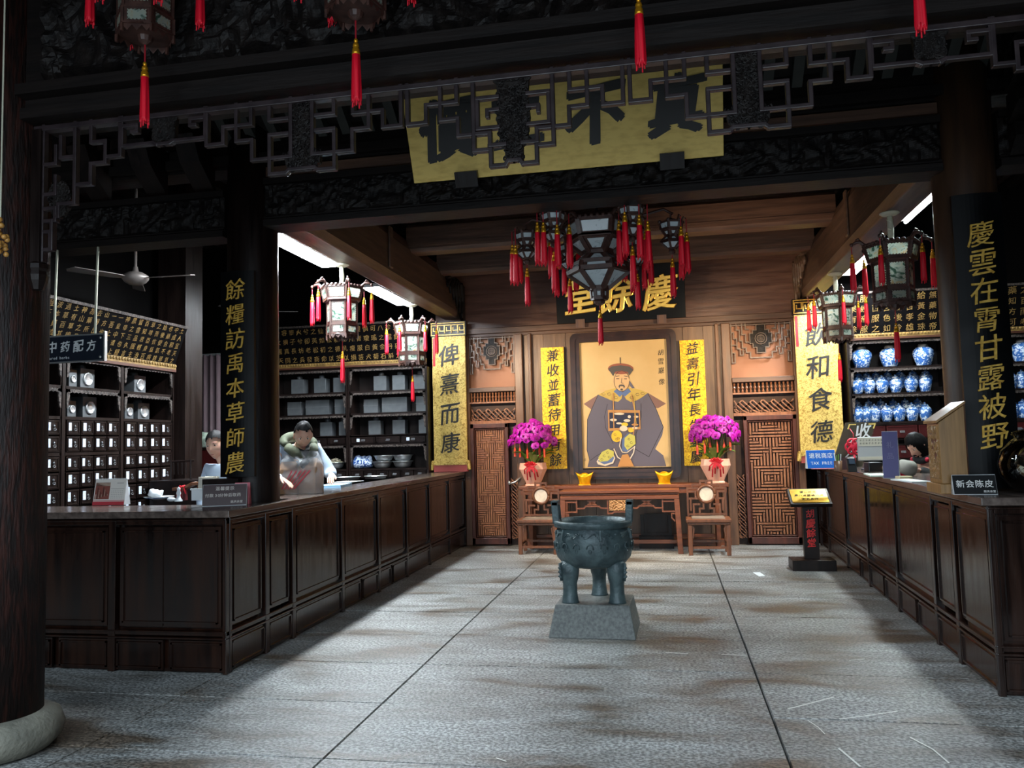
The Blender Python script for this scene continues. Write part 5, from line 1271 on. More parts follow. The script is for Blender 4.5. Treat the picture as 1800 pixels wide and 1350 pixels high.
def hand(P, E, Rr, wi, w_, d, pal, s, curl=.5):
    """five fingers from wrist index wi: d pointing along the hand, pal palm normal, s=+1/-1 side of the thumb"""
    d, pal = Vector(d).normalized(), Vector(pal).normalized(); q = d.cross(pal)*s; w_ = Vector(w_)
    pm = chain(P, E, Rr, wi, [w_+d*.035, w_+d*.07], [(.026, .015), (.033, .014)])
    for k, (o_, L) in enumerate(((-.029, .058), (-.010, .072), (.010, .078), (.029, .070))):
        a = w_+d*.088+q*o_*1.05; f = lambda t: a+d*L*t*(1-.25*curl*t)+pal*L*curl*t*t*.8
        chain(P, E, Rr, pm, [a, f(.45), f(.8), f(1.05)], [.0095, .009, .0085, .0075])
    a = w_+d*.03+q*.034; chain(P, E, Rr, wi, [a, a+d*.03+q*.018+pal*.012, a+d*.055+q*.02+pal*.024], [.012, .0105, .009])
def head_shape(M, female=False):
    """head on a neck, face towards -Y, centre at the origin; (skin mesh data, face-part builders) transformed by M"""
    nu, nv = 40, 30; vs = []
    for i in range(nv+1):
        t = PI*i/nv
        for j in range(nu):
            a = 2*PI*j/nu; x, y, z = math.sin(t)*math.cos(a), math.sin(t)*math.sin(a), math.cos(t)
            X, Yv, Z = .074*x, .094*y, .118*z
            if Z < -.01:
                k = min(1, (-Z-.01)/.108); X *= 1-.36*k**1.4; Yv = Yv*(1-.22*k) if Yv < 0 else Yv*(1-.5*k)
            if Yv < 0:
                fr = max(0, -y)
                g = lambda cx, cz, sx, sz: math.exp(-((X-cx)/sx)**2-((Z-cz)/sz)**2)
                Yv -= fr*(.024*g(0, -.028, .012, .014)+.014*g(0, -.008, .009, .022)+.006*g(0, -.066, .024, .010)+.009*g(0, -.1, .022, .014)+.006*(g(.032, .034, .02, .009)+g(-.032, .034, .02, .009))+.005*(g(.045, -.025, .02, .02)+g(-.045, -.025, .02, .02)))
                Yv += fr*.011*(g(.031, .012, .016, .011)+g(-.031, .012, .016, .011))+fr*.005*g(0, -.052, .02, .006)
            vs.append(Vector((X, Yv, Z)))
    fs = [(i*nu+j, (i+1)*nu+j, (i+1)*nu+(j+1) % nu, i*nu+(j+1) % nu) for i in range(nv) for j in range(nu)]
    return [M @ v for v in vs], fs
def person(label, loc, yaw, J, hat=None, female=False, coat=None, hood=False, trousers=dark, nod=.5, turn=0, tiltz=0, sleeve=None, hairlen=0, scarf=None):
    r = thing('person', label, 'person', loc, yaw)
    P, E, Rr = [Vector(J['pelvis'])], [], [(.14, .10)]
    ch = chain(P, E, Rr, 0, [J['waist'], J['chest']], [(.125, .09), (.15, .10)])
    nk = chain(P, E, Rr, ch, [J['neck'], Vector(J['neck'])*.45+Vector(J['head'])*.55], [.06, .052])
    for s in ('L', 'R'):
        sg = 1 if s == 'L' else -1
        a = chain(P, E, Rr, ch, [J['sh'+s], J['el'+s], J['wr'+s]], [.058, .042, .027])
        d = Vector(J['ha'+s])-Vector(J['wr'+s]); hand(P, E, Rr, a, J['wr'+s], d, J.get('pal'+s, (0, -.3, -1)), sg)
        hp = Vector(J['pelvis'])+Vector((sg*.09, 0, -.04)); chain(P, E, Rr, 0, [hp, J['kn'+s], J['an'+s], Vector(J['an'+s])+Vector((0, -.13, -.045))], [.085, .058, .042, .036])
    vs, fs = skinned(P, E, Rr, 2)
    M = Matrix.Translation(Vector(J['head'])) @ Matrix.Rotation(turn, 4, 'Z') @ Matrix.Rotation(tiltz, 4, 'Y') @ Matrix.Rotation(nod, 4, 'X') @ Matrix.Scale(1.07, 4)
    mb = MB().add(vs, fs); hv, hf = head_shape(M, female); mb.add(hv, hf)
    for s in (-1, 1):                                                  # ears, lids
        mb.ell(M @ Vector((s*.076, .012, -.004)), (.010, .018, .03), 10, 8, (M.to_3x3() @ Matrix.Rotation(s*.25, 3, 'Z')))
    R3 = M.to_3x3()
    mb.build('body', skin, r, smooth=True)
    m = MB()
    for s in (-1, 1):
        m.ell(M @ Vector((s*.031, -.0745, .012)), (.0125, .008, .0065), 12, 8, R3, c=0); m.ell(M @ Vector((s*.031, -.0815, .012)), (.0052, .003, .0055), 10, 6, R3, c=1)
        m.tube([M @ Vector((s*(.014+.007*t), -.0835+.0035*max(0, t-1.5)-(.002 if t < 3 else -.004), .030+.004*math.sin(t*.8))) for t in range(5)], [.003, .004, .004, .0035, .002], 6, c=1)
        m.tube([M @ Vector((s*(.019+.006*t), -.083+.0018*t*t*.6, .017+.003*math.sin(t*.8))) for t in range(5)], .0018, 5, c=1)
    m.tube([M @ Vector((.009*(t-2), -.0875+.0025*(t-2)**2*.6, -.066+.001*abs(t-2))) for t in range(5)], [.002, .0045, .005, .0045, .002], 6, c=2)
    m.build('face_features', [eyew, hairm, lipm], r, smooth=True)
    # hair
    nu, nv = 44, 30; vs, keep = [], []
    for i in range(nv+1):
        t = PI*i/nv
        for j in range(nu):
            a = 2*PI*j/nu; x, y, z = math.sin(t)*math.cos(a), math.sin(t)*math.sin(a), math.cos(t)
            k = 1.12+.05*noise.noise(Vector((x*5, y*5, z*3)))+.06*max(0, z)
            X, Yv, Z = .076*x*k, .096*y*k, .120*z*k
            if hairlen and Z < 0: X, Yv = .088*math.cos(a)*min(1, math.sin(t)*1.6+.3), .10*math.sin(a)*min(1, math.sin(t)*1.6+.3); Z *= 1+hairlen
            vs.append(M @ Vector((X, Yv, Z)))
            fr = max(0, -y); line = (.060 if female or not hood else .070) if fr > .45 else (.02+.05*fr/.45 if fr > 0 else .02-.09*min(1, y*1.5))
            if hairlen: line = .058 if fr > .72 else -1
            keep.append(.120*z > line+.012*noise.noise(Vector((x*9, y*9, 0))))
    f = [(i*nu+j, (i+1)*nu+j, (i+1)*nu+(j+1) % nu, i*nu+(j+1) % nu) for i in range(nv) for j in range(nu)]
    MB().add(vs, [q for q in f if all(keep[e] for e in q)]).build('hair', hairm, r, smooth=True)
    # jacket over trunk and arms
    P, E, Rr = [Vector(J['chest'])], [], [(.20, .145)]
    chain(P, E, Rr, 0, [J['waist'], J['pelvis'], Vector(J['pelvis'])+Vector((0, 0, -.14))], [(.19, .15), (.19, .15), (.185, .15)])
    chain(P, E, Rr, 0, [Vector(J['chest'])*.3+Vector(J['neck'])*.7], [(.115, .09)])
    for s in ('L', 'R'):
        S, El, Wr = Vector(J['sh'+s]), Vector(J['el'+s]), Vector(J['wr'+s]); chain(P, E, Rr, 0, [S, S*.5+El*.5, El, El*.5+Wr*.5, El*.08+Wr*.92], [.088, .078, .068, .06, .046])
    vs, fs = skinned(P, E, Rr, 2)
    vs = [v+Vector((noise.noise(v*11), noise.noise(v*11+Vector((5,5,5))), noise.noise(v*9)))*.010 for v in vs]
    MB().add(vs, fs).build('jacket', coat, r, smooth=True)
    P, E, Rr = [Vector(J['pelvis'])], [], [(.15, .115)]
    for sg, s in ((1, 'L'), (-1, 'R')): chain(P, E, Rr, 0, [Vector(J['pelvis'])+Vector((sg*.09, 0, -.05)), J['kn'+s], Vector(J['an'+s])+Vector((0, 0, .03))], [.1, .072, .062])
    vs, fs = skinned(P, E, Rr, 2); MB().add(vs, fs).build('trousers', blackcloth, r, smooth=True)
    N_ = Vector(J['neck'])
    if hood:
        m = MB(); pts = []
        for k in range(19):
            a = PI*1.18*(k/18-.5)+PI/2; pts.append(N_+Vector((.150*math.cos(a), .01+.115*math.sin(a)-.02, .045+.06*math.sin(a))))
        m.tube(pts, [.026+.03*math.sin(PI*k/18) for k in range(19)], 12)
        m.tube([N_+Vector((-.13, -.04, .01)), N_+Vector((-.09, -.12, -.04)), N_+Vector((-.02, -.15, -.11))], [.045, .05, .03], 10); m.tube([N_+Vector((.13, -.04, .01)), N_+Vector((.09, -.12, -.04)), N_+Vector((.02, -.15, -.11))], [.045, .05, .03], 10)
        m.build('hood', olive, r, smooth=True)
        m = MB(); m.tube([N_+Vector((-.07, -.10, -.02)), N_+Vector((0, -.125, -.06)), N_+Vector((.07, -.10, -.02))], [.03, .04, .03], 10); m.ell(N_+Vector((0, -.15, -.15)), (.05, .03, .06)); m.build('dark_collar', blackcloth, r, smooth=True)
        m = MB(); C_ = Vector(J['chest']); m.tube([N_+Vector((0, -.155, -.16)), C_+Vector((0, -.160, -.0)), Vector(J['waist'])+Vector((0, -.165, 0))], .006, 6); m.build('zip', greyplastic, r)
    if scarf:
        m = MB(); m.tube([N_+Vector((.09*math.cos(a*.45), .08*math.sin(a*.45)-.01, .0+.015*math.sin(a))) for a in range(15)], .036, 10); m.build('scarf', scarf, r, smooth=True)
        m = MB()
        for k in range(5): m.ell(N_+Vector((.10*math.cos(k*1.3+2.4), -.10+.01*k, -.03+.03*(k % 2))), (.026, .022, .024), 8, 6)
        m.build('red_flower', mat('scarf_red', (196,24,56), .7), r, smooth=True)
    return r
CT2 = CT
stand = dict(pelvis=(0, 0, .97), waist=(0, -.03, 1.13), chest=(0, -.09, 1.33), neck=(0, -.15, 1.50), head=(0, -.235, 1.665), shL=(.20, -.12, 1.44), shR=(-.20, -.12, 1.44),
             elL=(.31, -.17, 1.17), elR=(-.31, -.15, 1.16), wrL=(.24, -.42, 1.13), wrR=(-.24, -.42, 1.11), haL=(.2, -.5, 1.10), haR=(-.2, -.5, 1.07), knL=(.1, -.03, .52), knR=(-.1, -.03, .52), anL=(.11, 0, .09), anR=(-.11, 0, .09))
bow = dict(stand); bow.update(waist=(0, -.06, 1.12), chest=(0, -.23, 1.27), neck=(0, -.385, 1.385), head=(0, -.49, 1.50), shL=(.20, -.31, 1.345), shR=(-.20, -.31, 1.345), elL=(.31, -.42, 1.12), elR=(-.30, -.36, 1.11), wrL=(.22, -.63, 1.12), wrR=(-.25, -.58, 1.11), haL=(.18, -.71, 1.09), haR=(-.22, -.66, 1.075))
p = ony(533, 766, 7.15); yw = .82
person('man in pale coat and olive hood bending over paper parcels at the left counter', (p.x-.49*math.sin(yw), 7.15+.49*math.cos(yw), p.z-1.50), yw, bow, coat=fabr_w, hood=True, nod=.5, turn=-.28)
J = dict(stand); J.update(chest=(0, -.02, 1.33), waist=(0, 0, 1.13), neck=(-.07, -.04, 1.49), head=(-.135, -.06, 1.64), shL=(.18, -.03, 1.42), shR=(-.20, -.03, 1.42), elL=(.24, -.02, 1.14), elR=(-.26, -.02, 1.14), wrL=(.2, -.24, 1.06), wrR=(-.2, -.24, 1.06), haL=(.17, -.33, 1.05), haR=(-.17, -.33, 1.05))
p = ony(379, 784, 6.9)
person('person in a white coat peering out beside the left couplet column', (p.x+.135, 6.96, .0+p.z-1.64), .25, J, coat=fabr_w, nod=.12, turn=-.15, tiltz=-.06)
sit = dict(pelvis=(0, .05, .58), waist=(0, 0, .74), chest=(0, -.12, .94), neck=(0, -.22, 1.09), head=(0, -.31, 1.235), shL=(.18, -.16, 1.05), shR=(-.18, -.16, 1.05), elL=(.25, -.26, .88), elR=(-.25, -.26, .88), wrL=(.15, -.46, 1.0), wrR=(-.15, -.46, 1.0), haL=(.12, -.54, .99), haR=(-.12, -.54, .99),
           knL=(.12, -.27, .53), knR=(-.12, -.27, .53), anL=(.12, -.22, .10), anR=(-.12, -.22, .10))
p = ony(1603, 783, 8.9)
sx, sy, sz = p.x+.34, 9.04, p.z-1.235
person('seated person with a black bob and red flower scarf reading behind the right counter', (sx, sy, sz), -1.15, sit, coat=blackcloth, nod=.72, hairlen=.25, female=True, scarf=blackcloth)
m = MB(); m.lathe([(.001, .35), (.17, .35), (.175, .37), (.17, .395), (.001, .398)], 24, caps=False)
for k in range(4): a = k*PI/2+.4; m.tube([(.12*math.cos(a), .12*math.sin(a), .36), (.16*math.cos(a), .16*math.sin(a), -sz+.12 if sz > .12 else .0)], .016, 8)
o = m.build('stool', dark, loc=(sx+.05, sy-.02, sz)); tag(o, 'round dark stool behind the right counter under the seated person', 'stool')

# ================================================================ things on the left counter
# parcels in a clear bag
bp_ = onz(527, 868, CT)
def parcel(label, x, y, z, w_, d_, h_, rz):
    m = MB().add([(-w_/2, -d_/2, 0), (w_/2, -d_/2, 0), (w_/2, d_/2, 0), (-w_/2, d_/2, 0), (-w_/2, -d_/2, h_*.75), (w_/2, -d_/2, h_*.75), (w_/2, d_/2, h_*.75), (-w_/2, d_/2, h_*.75), (-w_*.36, 0, h_), (w_*.36, 0, h_)],
                 [(0,3,2,1), (0,1,5,4), (1,2,6,5), (2,3,7,6), (3,0,4,7), (4,5,9,8), (6,7,8,9), (5,6,9), (7,4,8)])
    o = m.build('paper_parcel', kraft, bevel=.006, loc=(x, y, z)); o.rotation_euler = (0, 0, rz); return tag(o, label, 'parcel', 'kraft paper parcels')
parcel('kraft paper parcel in the clear bag, left of two', bp_.x-.11, bp_.y, CT, .19, .15, .31, .3); parcel('kraft paper parcel in the clear bag, right of two', bp_.x+.10, bp_.y+.03, CT, .19, .15, .34, -.1)
q = onz(496, 868, CT); parcel('small kraft paper parcel beside the column under the hand of the man', q.x, q.y-.02, CT, .1, .09, .2, .1)
m = MB(); rn = random.Random(1)
nu, nv = 34, 16; vs = []
for i in range(nv+1):
    t = i/nv
    for j in range(nu):
        a = 2*PI*j/nu; R = (1+.0*t)*(1 if t < .7 else 1-.55*(t-.7)/.3); v = Vector((.225*R*math.cos(a), .125*R*math.sin(a), .41*t))
        k = noise.noise(v*16)*.028+noise.noise(v*34)*.014; vs.append(v+Vector((math.cos(a)*k, math.sin(a)*k, (k*1.5 if t > .75 else 0))))
m.add(vs, [(i*nu+j, i*nu+(j+1) % nu, (i+1)*nu+(j+1) % nu, (i+1)*nu+j) for i in range(nv) for j in range(nu)])
o = m.build('plastic_bag', plast, smooth=True, loc=(bp_.x-.0, bp_.y+.01, CT+.002)); tag(o, 'crumpled clear plastic bag around two kraft paper parcels', 'bag')
m = MB()
for k in range(5): m.bar((-.12+.03*k, -.132, .05), (-.02+.045*k, -.128, .22), .012, .004, Y_)
m.build('red_print', mat('bag_print', (200,70,80), .5), o)
# papers and trays
def flat(name, label, cat, px, py, w_, d_, h_, rz, m_, z=None, group=None, bev=0):
    z = z or (CT if px < 900 else CTR); q = onz(px, py, z); o = MB().box(-w_/2, w_/2, -d_/2, d_/2, 0, h_).build(name, m_, bevel=bev, loc=(q.x, q.y, z)); o.rotation_euler = (0, 0, rz); return tag(o, label, cat, group)
bluep = mat('pale_blue_paper', (150,196,226), .6)
flat('paper_stack', 'stack of pale blue papers in front of the bowing man', 'paper', 590, 856, .24, .5, .03, .15, bluep)
flat('paper_sheet', 'white sheet lying behind the pale blue papers', 'paper', 612, 847, .26, .3, .006, -.2, white)
def tray(label, px, py, R, rz):
    q = onz(px, py, CT); m = MB(); m.lathe([(.001, .0), (R*.9, 0), (R, .035), (R*1.05, .036), (R*.98, .03), (R*.88, .006), (.001, .006)], 30, caps=False); o = m.build('steel_tray', steel, None, True, loc=(q.x, q.y, CT)); return tag(o, label, 'tray', 'steel trays')
tray('round steel tray on the left counter beside the blue papers', 610, 843, .17, 0); tray('round steel tray farther back on the left counter', 660, 841, .15, 0)
# desk calendar
def tentcard(name, label, cat, x, y, w_, h_, d_, rz, front, side=greyplastic, lines=(), lm=None, z=CT, lean=None, base=None):
    r = thing(name, label, cat, (x, y, z), rz); th = math.atan2(d_/2, h_)
    m = MB().add([(-w_/2, 0, 0), (w_/2, 0, 0), (w_/2, d_, 0), (-w_/2, d_, 0), (-w_/2, d_/2, h_), (w_/2, d_/2, h_)], [(0,1,5,4), (2,3,4,5), (0,3,2,1), (1,2,5), (3,0,4)]); m.build('stand', side, r)
    L = math.hypot(h_, d_/2); v = Vector((0, d_/2, h_))/L; n = X_.cross(v)
    a = MB().prism([-X_*w_/2*.985+n*.001+v*.004, X_*w_/2*.985+n*.001+v*.004, X_*w_/2*.985+n*.001+v*(L-.004), -X_*w_/2*.985+n*.001+v*(L-.004)], n*.003); a.build('front', front, r)
    if lines:
        m = MB()
        for s, size, u0, v0 in lines:
            k = len(s); st = size*(1.05 if not s.isascii() else .62); letters(m, s, n*.0045+X_*(u0-st*(k-1)/2)+v*v0, size, X_, v, st, 0, bold=.012, brush=0, ext=.004)
        m.build('lettering', lm or silver, r)
    return r, v, n, L
q = onz(190, 888, CT)
r, v, n, L = tentcard('desk_calendar', 'white desk calendar with red foot and shop photo on the left counter', 'calendar', q.x, q.y, .285, .215, .09, .05, mat('calendar_card', (206,200,192), .6))
cm = [mat('calendar_'+k, c, .6) for k, c in (('red', (176,40,52)), ('brown', (120,58,46)), ('dark', (70,44,42)), ('pale', (214,190,170)), ('grey', (150,146,142)))]
m = MB()
def cal(u0, u1, v0, v1, c): m.prism([X_*u0+v*v0+n*.0045, X_*u1+v*v0+n*.0045, X_*u1+v*v1+n*.0045, X_*u0+v*v1+n*.0045], n*.001, c=c)
cal(-.142, .142, 0, .03, 0); cal(-.142, .142, .036, .04, 0); cal(-.132, .0, .05, .19, 1)
for k in range(9): cal(-.125+.013*k, -.117+.013*k, .05+.004*k, .09+.02*((k*7) % 4), 2 if k % 2 else 3)
cal(-.132, .0, .16, .19, 3); cal(.012, .13, .135, .137, 2)
for a in range(7):
    for b in range(5): cal(.016+.016*a, .023+.016*a, .055+.015*b, .060+.015*b, 4)
cal(.06, .12, .18, .186, 4)
m.build('printed_picture', cm, r)
m = MB()
for k in range(22): m.tube([X_*(-.13+.0124*k)+v*(L-.008)+n*.006, X_*(-.13+.0124*k)+v*(L+.006), X_*(-.13+.0124*k)+v*(L-.008)-n*.012], .0018, 5)
m.build('wire_binding', steel, r)
q = onz(400, 884, CT)
tentcard('notice_stand', 'dark maroon tent notice with pale characters at the corner of the left counter', 'sign', ony(398, 868, 5.78).x, 5.75, .33, .165, .12, .42, maroon, greyplastic, (('温馨提示', .034, 0, .14), ('付款30分钟后取药', .031, 0, .085), ('胡庆余堂', .022, .09, .03)))
q = onz(434, 868, CT)
tentcard('pink_card', 'pink folded card behind the maroon tent notice', 'card', ony(428, 868, 5.93).x, 5.9, .12, .17, .06, .2, pink, pink, (('壹', .05, 0, .1),), mat('pink_text', (236,160,170), .6))
# plate with tissue, wrist stand with porcelain, box of slips, ink case
q = onz(272, 879, CT); r = thing('blue_plate', 'blue-rimmed shallow plate on the left counter', 'plate', (q.x, q.y+.06, CT)); m = MB(); m.lathe([(.05, 0), (.09, .012), (.13, .025), (.132, .028), (.09, .018), (.001, .01)], 28, caps=False); m.build('dish', porcw, r, smooth=True)
m = MB(); m.lathe([(.095, .015), (.125, .0245), (.125, .021), (.095, .011)], 28, caps=False); m.build('blue_band', bluew, r, smooth=True)
m = MB(); m.ell((0, 0, .05), (.075, .05, .035), 20, 12); m.v = [tuple(Vector(q_)+Vector(q_)*.35*noise.noise(Vector(q_)*30)) for q_ in m.v]; o = m.build('crumpled_tissue', white, None, True, loc=(q.x-.05, q.y+.08, CT+.0)); tag(o, 'crumpled white tissue on the blue-rimmed plate', 'tissue')
q = onz(326, 880, CT); r = thing('wooden_rest', 'curved orange-brown wooden stand tied with red ribbon on the left counter', 'stand', (q.x, q.y+.05, CT), .1)
m = MB(); m.poly([(-.12, 0, .10), (-.04, 0, .105), (.05, 0, .145), (.17, 0, .145)], .028, .09, Y_); m.build('curved_bar', chairw, r, bevel=.006)
m = MB().prism([(-.10, -.04, 0), (-.03, -.04, 0), (-.04, -.04, .1), (-.09, -.04, .1)], (0, .08, 0)); m.build('foot', mat('dark_red_cloth', (110,30,32), .6), r); m = MB().prism([(.08, -.04, 0), (.2, -.04, 0), (.19, -.04, .14), (.16, -.04, .14), (.13, -.04, .07), (.10, -.04, .13)], (0, .08, 0)); m.build('foot', chairw, r)
m = MB(); m.tube([(-.055, -.05, .13), (-.045, -.055, .02)], .006, 6).tube([(-.06, -.05, .13), (-.02, -.055, .12), (.0, -.055, .06)], .006, 6).tube([(-.06, -.05, .11), (-.06, .05, .12)], .014, 6); m.build('ribbon', ribbon, r)
m = MB(); m.lathe([(.035, 0), (.03, .015), (.018, .03), (.014, .05), (.02, .07), (.012, .095), (.016, .11), (.001, .125)], 16, caps=False); o = m.build('porcelain_figure', porcw, None, True, loc=(q.x-.02, q.y-.07, CT)); tag(o, 'small white porcelain ornament before the wooden stand', 'ornament')
m = MB(); m.ell((0, 0, .015), (.04, .03, .02), 14, 8); o = m.build('white_pebble', porcw, None, True, loc=(q.x-.11, q.y-.04, CT)); tag(o, 'small white rounded piece left of the porcelain ornament', 'ornament')
q = onz(352, 880, CT); r = thing('slip_box', 'open white plastic box on the left counter beside the maroon notice', 'box', (q.x-.0, q.y+.09, CT), .1)
m = MB().box(-.1, .1, -.07, .07, 0, .004)
for a in ((-.1, .1, -.07, -.066), (-.1, .1, .066, .07), (-.1, -.096, -.07, .07), (.096, .1, -.07, .07)): m.box(*a, 0, .1)
m.box(-.108, .108, -.078, -.066, .09, .105).box(-.108, .108, .066, .078, .09, .105).box(-.108, -.096, -.078, .078, .09, .105).box(.096, .108, -.078, .078, .09, .105); m.build('tub', white, r, bevel=.003)
m = MB()
for k in range(9): m.prism([(-.05+.004*k, -.05+.011*k, .01), (.07+.003*k, -.05+.011*k, .01), (.075+.003*k, -.05+.011*k, .19+.006*(k % 3)), (-.045+.004*k, -.05+.011*k, .205-.004*(k % 2))], (0, .009, 0))
o = m.build('paper_slips', mat('slip_paper', (196,190,176), .7), loc=(q.x, q.y+.09, CT)); o.rotation_euler = (0, 0, .1); tag(o, 'bundle of pale paper slips standing in the white box', 'papers')
q = ony(318, 855, 8.0)
r = thing('writing_desk', 'dark desk with pen rack beyond the left counter beside the drawer cabinets', 'desk', (q.x, 8.1, 0)); MB().box(-.28, .3, -.25, .3, .9, 1.28).box(-.28, -.22, -.25, .3, 0, .9).box(.24, .3, -.25, .3, 0, .9).build('desk_case', dark, r, bevel=.006)
m = MB(); m.tube([(-.12, -.1, 1.28), (-.12, -.1, 1.5)], .012, 8).tube([(.12, -.1, 1.28), (.12, -.1, 1.5)], .012, 8).tube([(-.16, -.1, 1.48), (.16, -.1, 1.49)], .009, 8)
for k in range(4): m.tube([(-.09+.05*k, -.1, 1.47), (-.085+.05*k, -.1, 1.34)], .006, 6)
m.build('pen_rack', dark, r)
q = onz(303, 838, 1.282); o = MB().prism([(-.1, -.1, 0), (.12, -.1, 0), (.1, .1, .0), (-.06, .1, .1)], (0, 0, .003)).build('paper_sheet', white, loc=(q.x if abs(q.x+5.2) < 1 else r.location.x-.15, 8.05, 1.283)); tag(o, 'curled white sheet on the dark desk beside the drawer cabinets', 'paper')

# --- hanging sign, curtain, cupboard, sticker, beads
r = thing('hanging_sign', 'glossy dark hanging sign with white characters over the left counter', 'sign', (0, 6.1, 0))
a, b = ony(70, 602, 6.1), ony(182, 632, 6.1); zt_ = ony(182, 588, 6.1).z
x0, x1 = a.x-.28, b.x; z0, z1 = b.z, zt_
MB().box(x0, x1, 0, .02, z0, z1).build('board', mat('glossy_sign', (34,40,52), .06, spec=.8), r)
m = MB().box(x0-.008, x1+.008, -.006, .026, z1, z1+.012).box(x0-.008, x1+.008, -.006, .026, z0-.012, z0).box(x1, x1+.014, -.006, .026, z0-.012, z1+.03).box(x0-.014, x0, -.006, .026, z0-.012, z1+.012)
for x, z in ((x1-.03, z1-.025), (x1-.03, z0+.025)): m.ell((x, -.004, z), (.012, .006, .012), 10, 6)
m.build('metal_frame', steel, r)
m = MB(); pxl = ony(92, 610, 6.1).x
for k, ch in enumerate('中药配方'): letters(m, ch, (pxl+.13*k, -.002, z0+.13), .105, X_, Z_, bold=.02, ext=.01)
letters(m, 'Prepared herbs', (pxl-.1, -.002, z0+.035), .036, X_, Z_, .0205, 0, bold=.01, ext=.01); m.build('lettering', white, r)
m = MB()
for px in (94, 166): x = ony(px, 560, 6.1).x; m.tube([(x+.02, .01, 3.42), (x+.008, .01, 3.0), (x, .01, z1+.01)], .010, 6)
m.build('rope', whitec, r, smooth=True)
m = MB(); n = 40
pts = [(-7.75+.9*i/n, 11.5+.05*math.sin(i*1.3)) for i in range(n+1)]
m.add([(x, y, z) for z in (.05, 1.6, 3.1) for x, y in pts], [(j*(n+1)+i, j*(n+1)+i+1, (j+1)*(n+1)+i+1, (j+1)*(n+1)+i) for j in range(2) for i in range(n)])
o = m.build('door_curtain', mauve, smooth=True); o.modifiers.new('s', 'SOLIDIFY').thickness = .012; tag(o, 'mauve door curtain hanging in the gap behind the left cabinets', 'curtain')
m = MB(); m.tube([(-7.9, 11.48, 3.1), (-6.7, 11.48, 3.1)], .02, 8); tag(m.build('curtain_rail', steel), 'thin rail above the mauve curtain', 'rail')
p = ony(370, 790, 10.4); r = thing('red_cupboard', 'dark red lacquered cupboard before the mauve curtain', 'cupboard', (p.x, 10.5, 0)); MB().box(-.45, .45, -.1, .3, 0, p.z).build('case', dredbox, r, bevel=.01); MB().box(-.47, .47, -.12, .32, p.z, p.z+.03).build('top', dark, r)
p2 = ony(352, 775, 10.4); m = MB(); m.ell((0, 0, .09), (.12, .1, .12), 20, 12); m.v = [tuple(Vector(q_)*(1+.25*noise.noise(Vector(q_)*12))) for q_ in m.v]; m.v = [(x, y, max(0, z)) for x, y, z in m.v]; o = m.build('cloth_bundle', mat('green_grey_cloth', (92,108,96), .8, c2=(150,164,150), scale=14), None, True, loc=(p2.x, 10.52, p.z+.03)); tag(o, 'grey-green bundle lying on the dark red cupboard', 'bundle')
p = ony(48, 717, 3.68)
m = MB(); vs = []; n = 14
for i in range(n+1):
    for j, z in enumerate((-.022, 0, .02)):
        a_ = -PI/2+.30+(i/n-.5)*.38; R = .2425; vs.append((-3.66+R*math.cos(a_), 3.86+R*math.sin(a_), p.z+z+.006*noise.noise(Vector((i*.6, j*2, 0)))))
m.add(vs, [(i*3+j, (i+1)*3+j, (i+1)*3+j+1, i*3+j+1) for i in range(n) for j in range(2)]); o = m.build('torn_sticker', mat('torn_sticker', (122,112,100), .7, c2=(70,52,46), scale=30, lo=.4, hi=.6), smooth=True); o.modifiers.new('s', 'SOLIDIFY').thickness = .002; tag(o, 'torn faded sticker on the front left pillar', 'sticker')
p = ony(3, 420, 3.3); r = thing('bead_string', 'cluster of yellow wooden beads hanging at the left edge of the picture', 'ornament', (p.x-.01, 3.3, p.z)); m = MB(); rn = random.Random(4)
for k in range(34): m.ell((rn.uniform(-.035, .025), rn.uniform(-.03, .03), -.09+.19*k/34), (.013,)*3, 10, 8)
m.build('bead', mat('bead_wood', (176,128,62), .4), r, smooth=True); m = MB(); m.tube([(0, 0, .1), (0, 0, 5.19-p.z)], .004, 6); m.build('string', whitec, r)

# ================================================================ things on the right counter
q = onz(1444, 823, CTR)
tentcard('tax_free_sign', 'blue tax free sign with white lettering on the right counter', 'sign', q.x, q.y-.05, .34, .22, .1, .12, bluesign, white, (('退税商店', .068, 0, .155), ('TAX FREE', .052, 0, .065)), white, z=CTR)
q = onz(1425, 824, CTR); flat('pink_card', 'flat pink card under the blue tax free sign', 'card', 1450, 824, .3, .08, .004, .1, pink)
q = onz(1477, 826, CTR); r = thing('pen_cup', 'brown cup of pens behind the blue tax free sign', 'cup', (q.x-.06, q.y-.2, CTR)); m = MB(); m.lathe([(.04, 0), (.045, .11), (.04, .11), (.035, .01), (.001, .01)], 18, caps=False); m.build('cup', terra if 0 else brown, r, smooth=True)
m = MB(); rn = random.Random(9)
for k in range(6): a = k*1.05; m.tube([(.015*math.cos(a), .015*math.sin(a), .01), (.035*math.cos(a), .035*math.sin(a), .17+.03*rn.random())], .006, 6, c=k % 3)
o = m.build('pens', [white, leafm, blackplastic], loc=(q.x-.06, q.y-.2, CTR)); tag(o, 'pens standing in the brown cup', 'pens', kind='stuff')
a = ony(1512, 742, 10.5); r = thing('cashier_sign', 'tall dark slanting cashier sign with white characters on the right counter', 'sign', (ony(1494, 815, 10.5).x, 10.5, CTR), .05)
H = a.z-CTR; m = MB().prism([(-.22, 0, 0), (.14, 0, 0), (.34, .0, H), (-.02, 0, H)], (0, .03, 0)); m.build('board', pvcgreen, r)
m = MB(); m.poly([(.0, -.004, H*.86), (.02, -.004, H*.95), (.09, -.004, H*.95)], .014, .006, Y_); m.build('corner_ornament', oldgold, r)
m = MB(); m.poly([(.30, -.004, H*.86), (.32, -.004, H*.95), (.25, -.004, H*.95)], .014, .006, Y_); m.build('corner_ornament', oldgold, r)
m = MB()
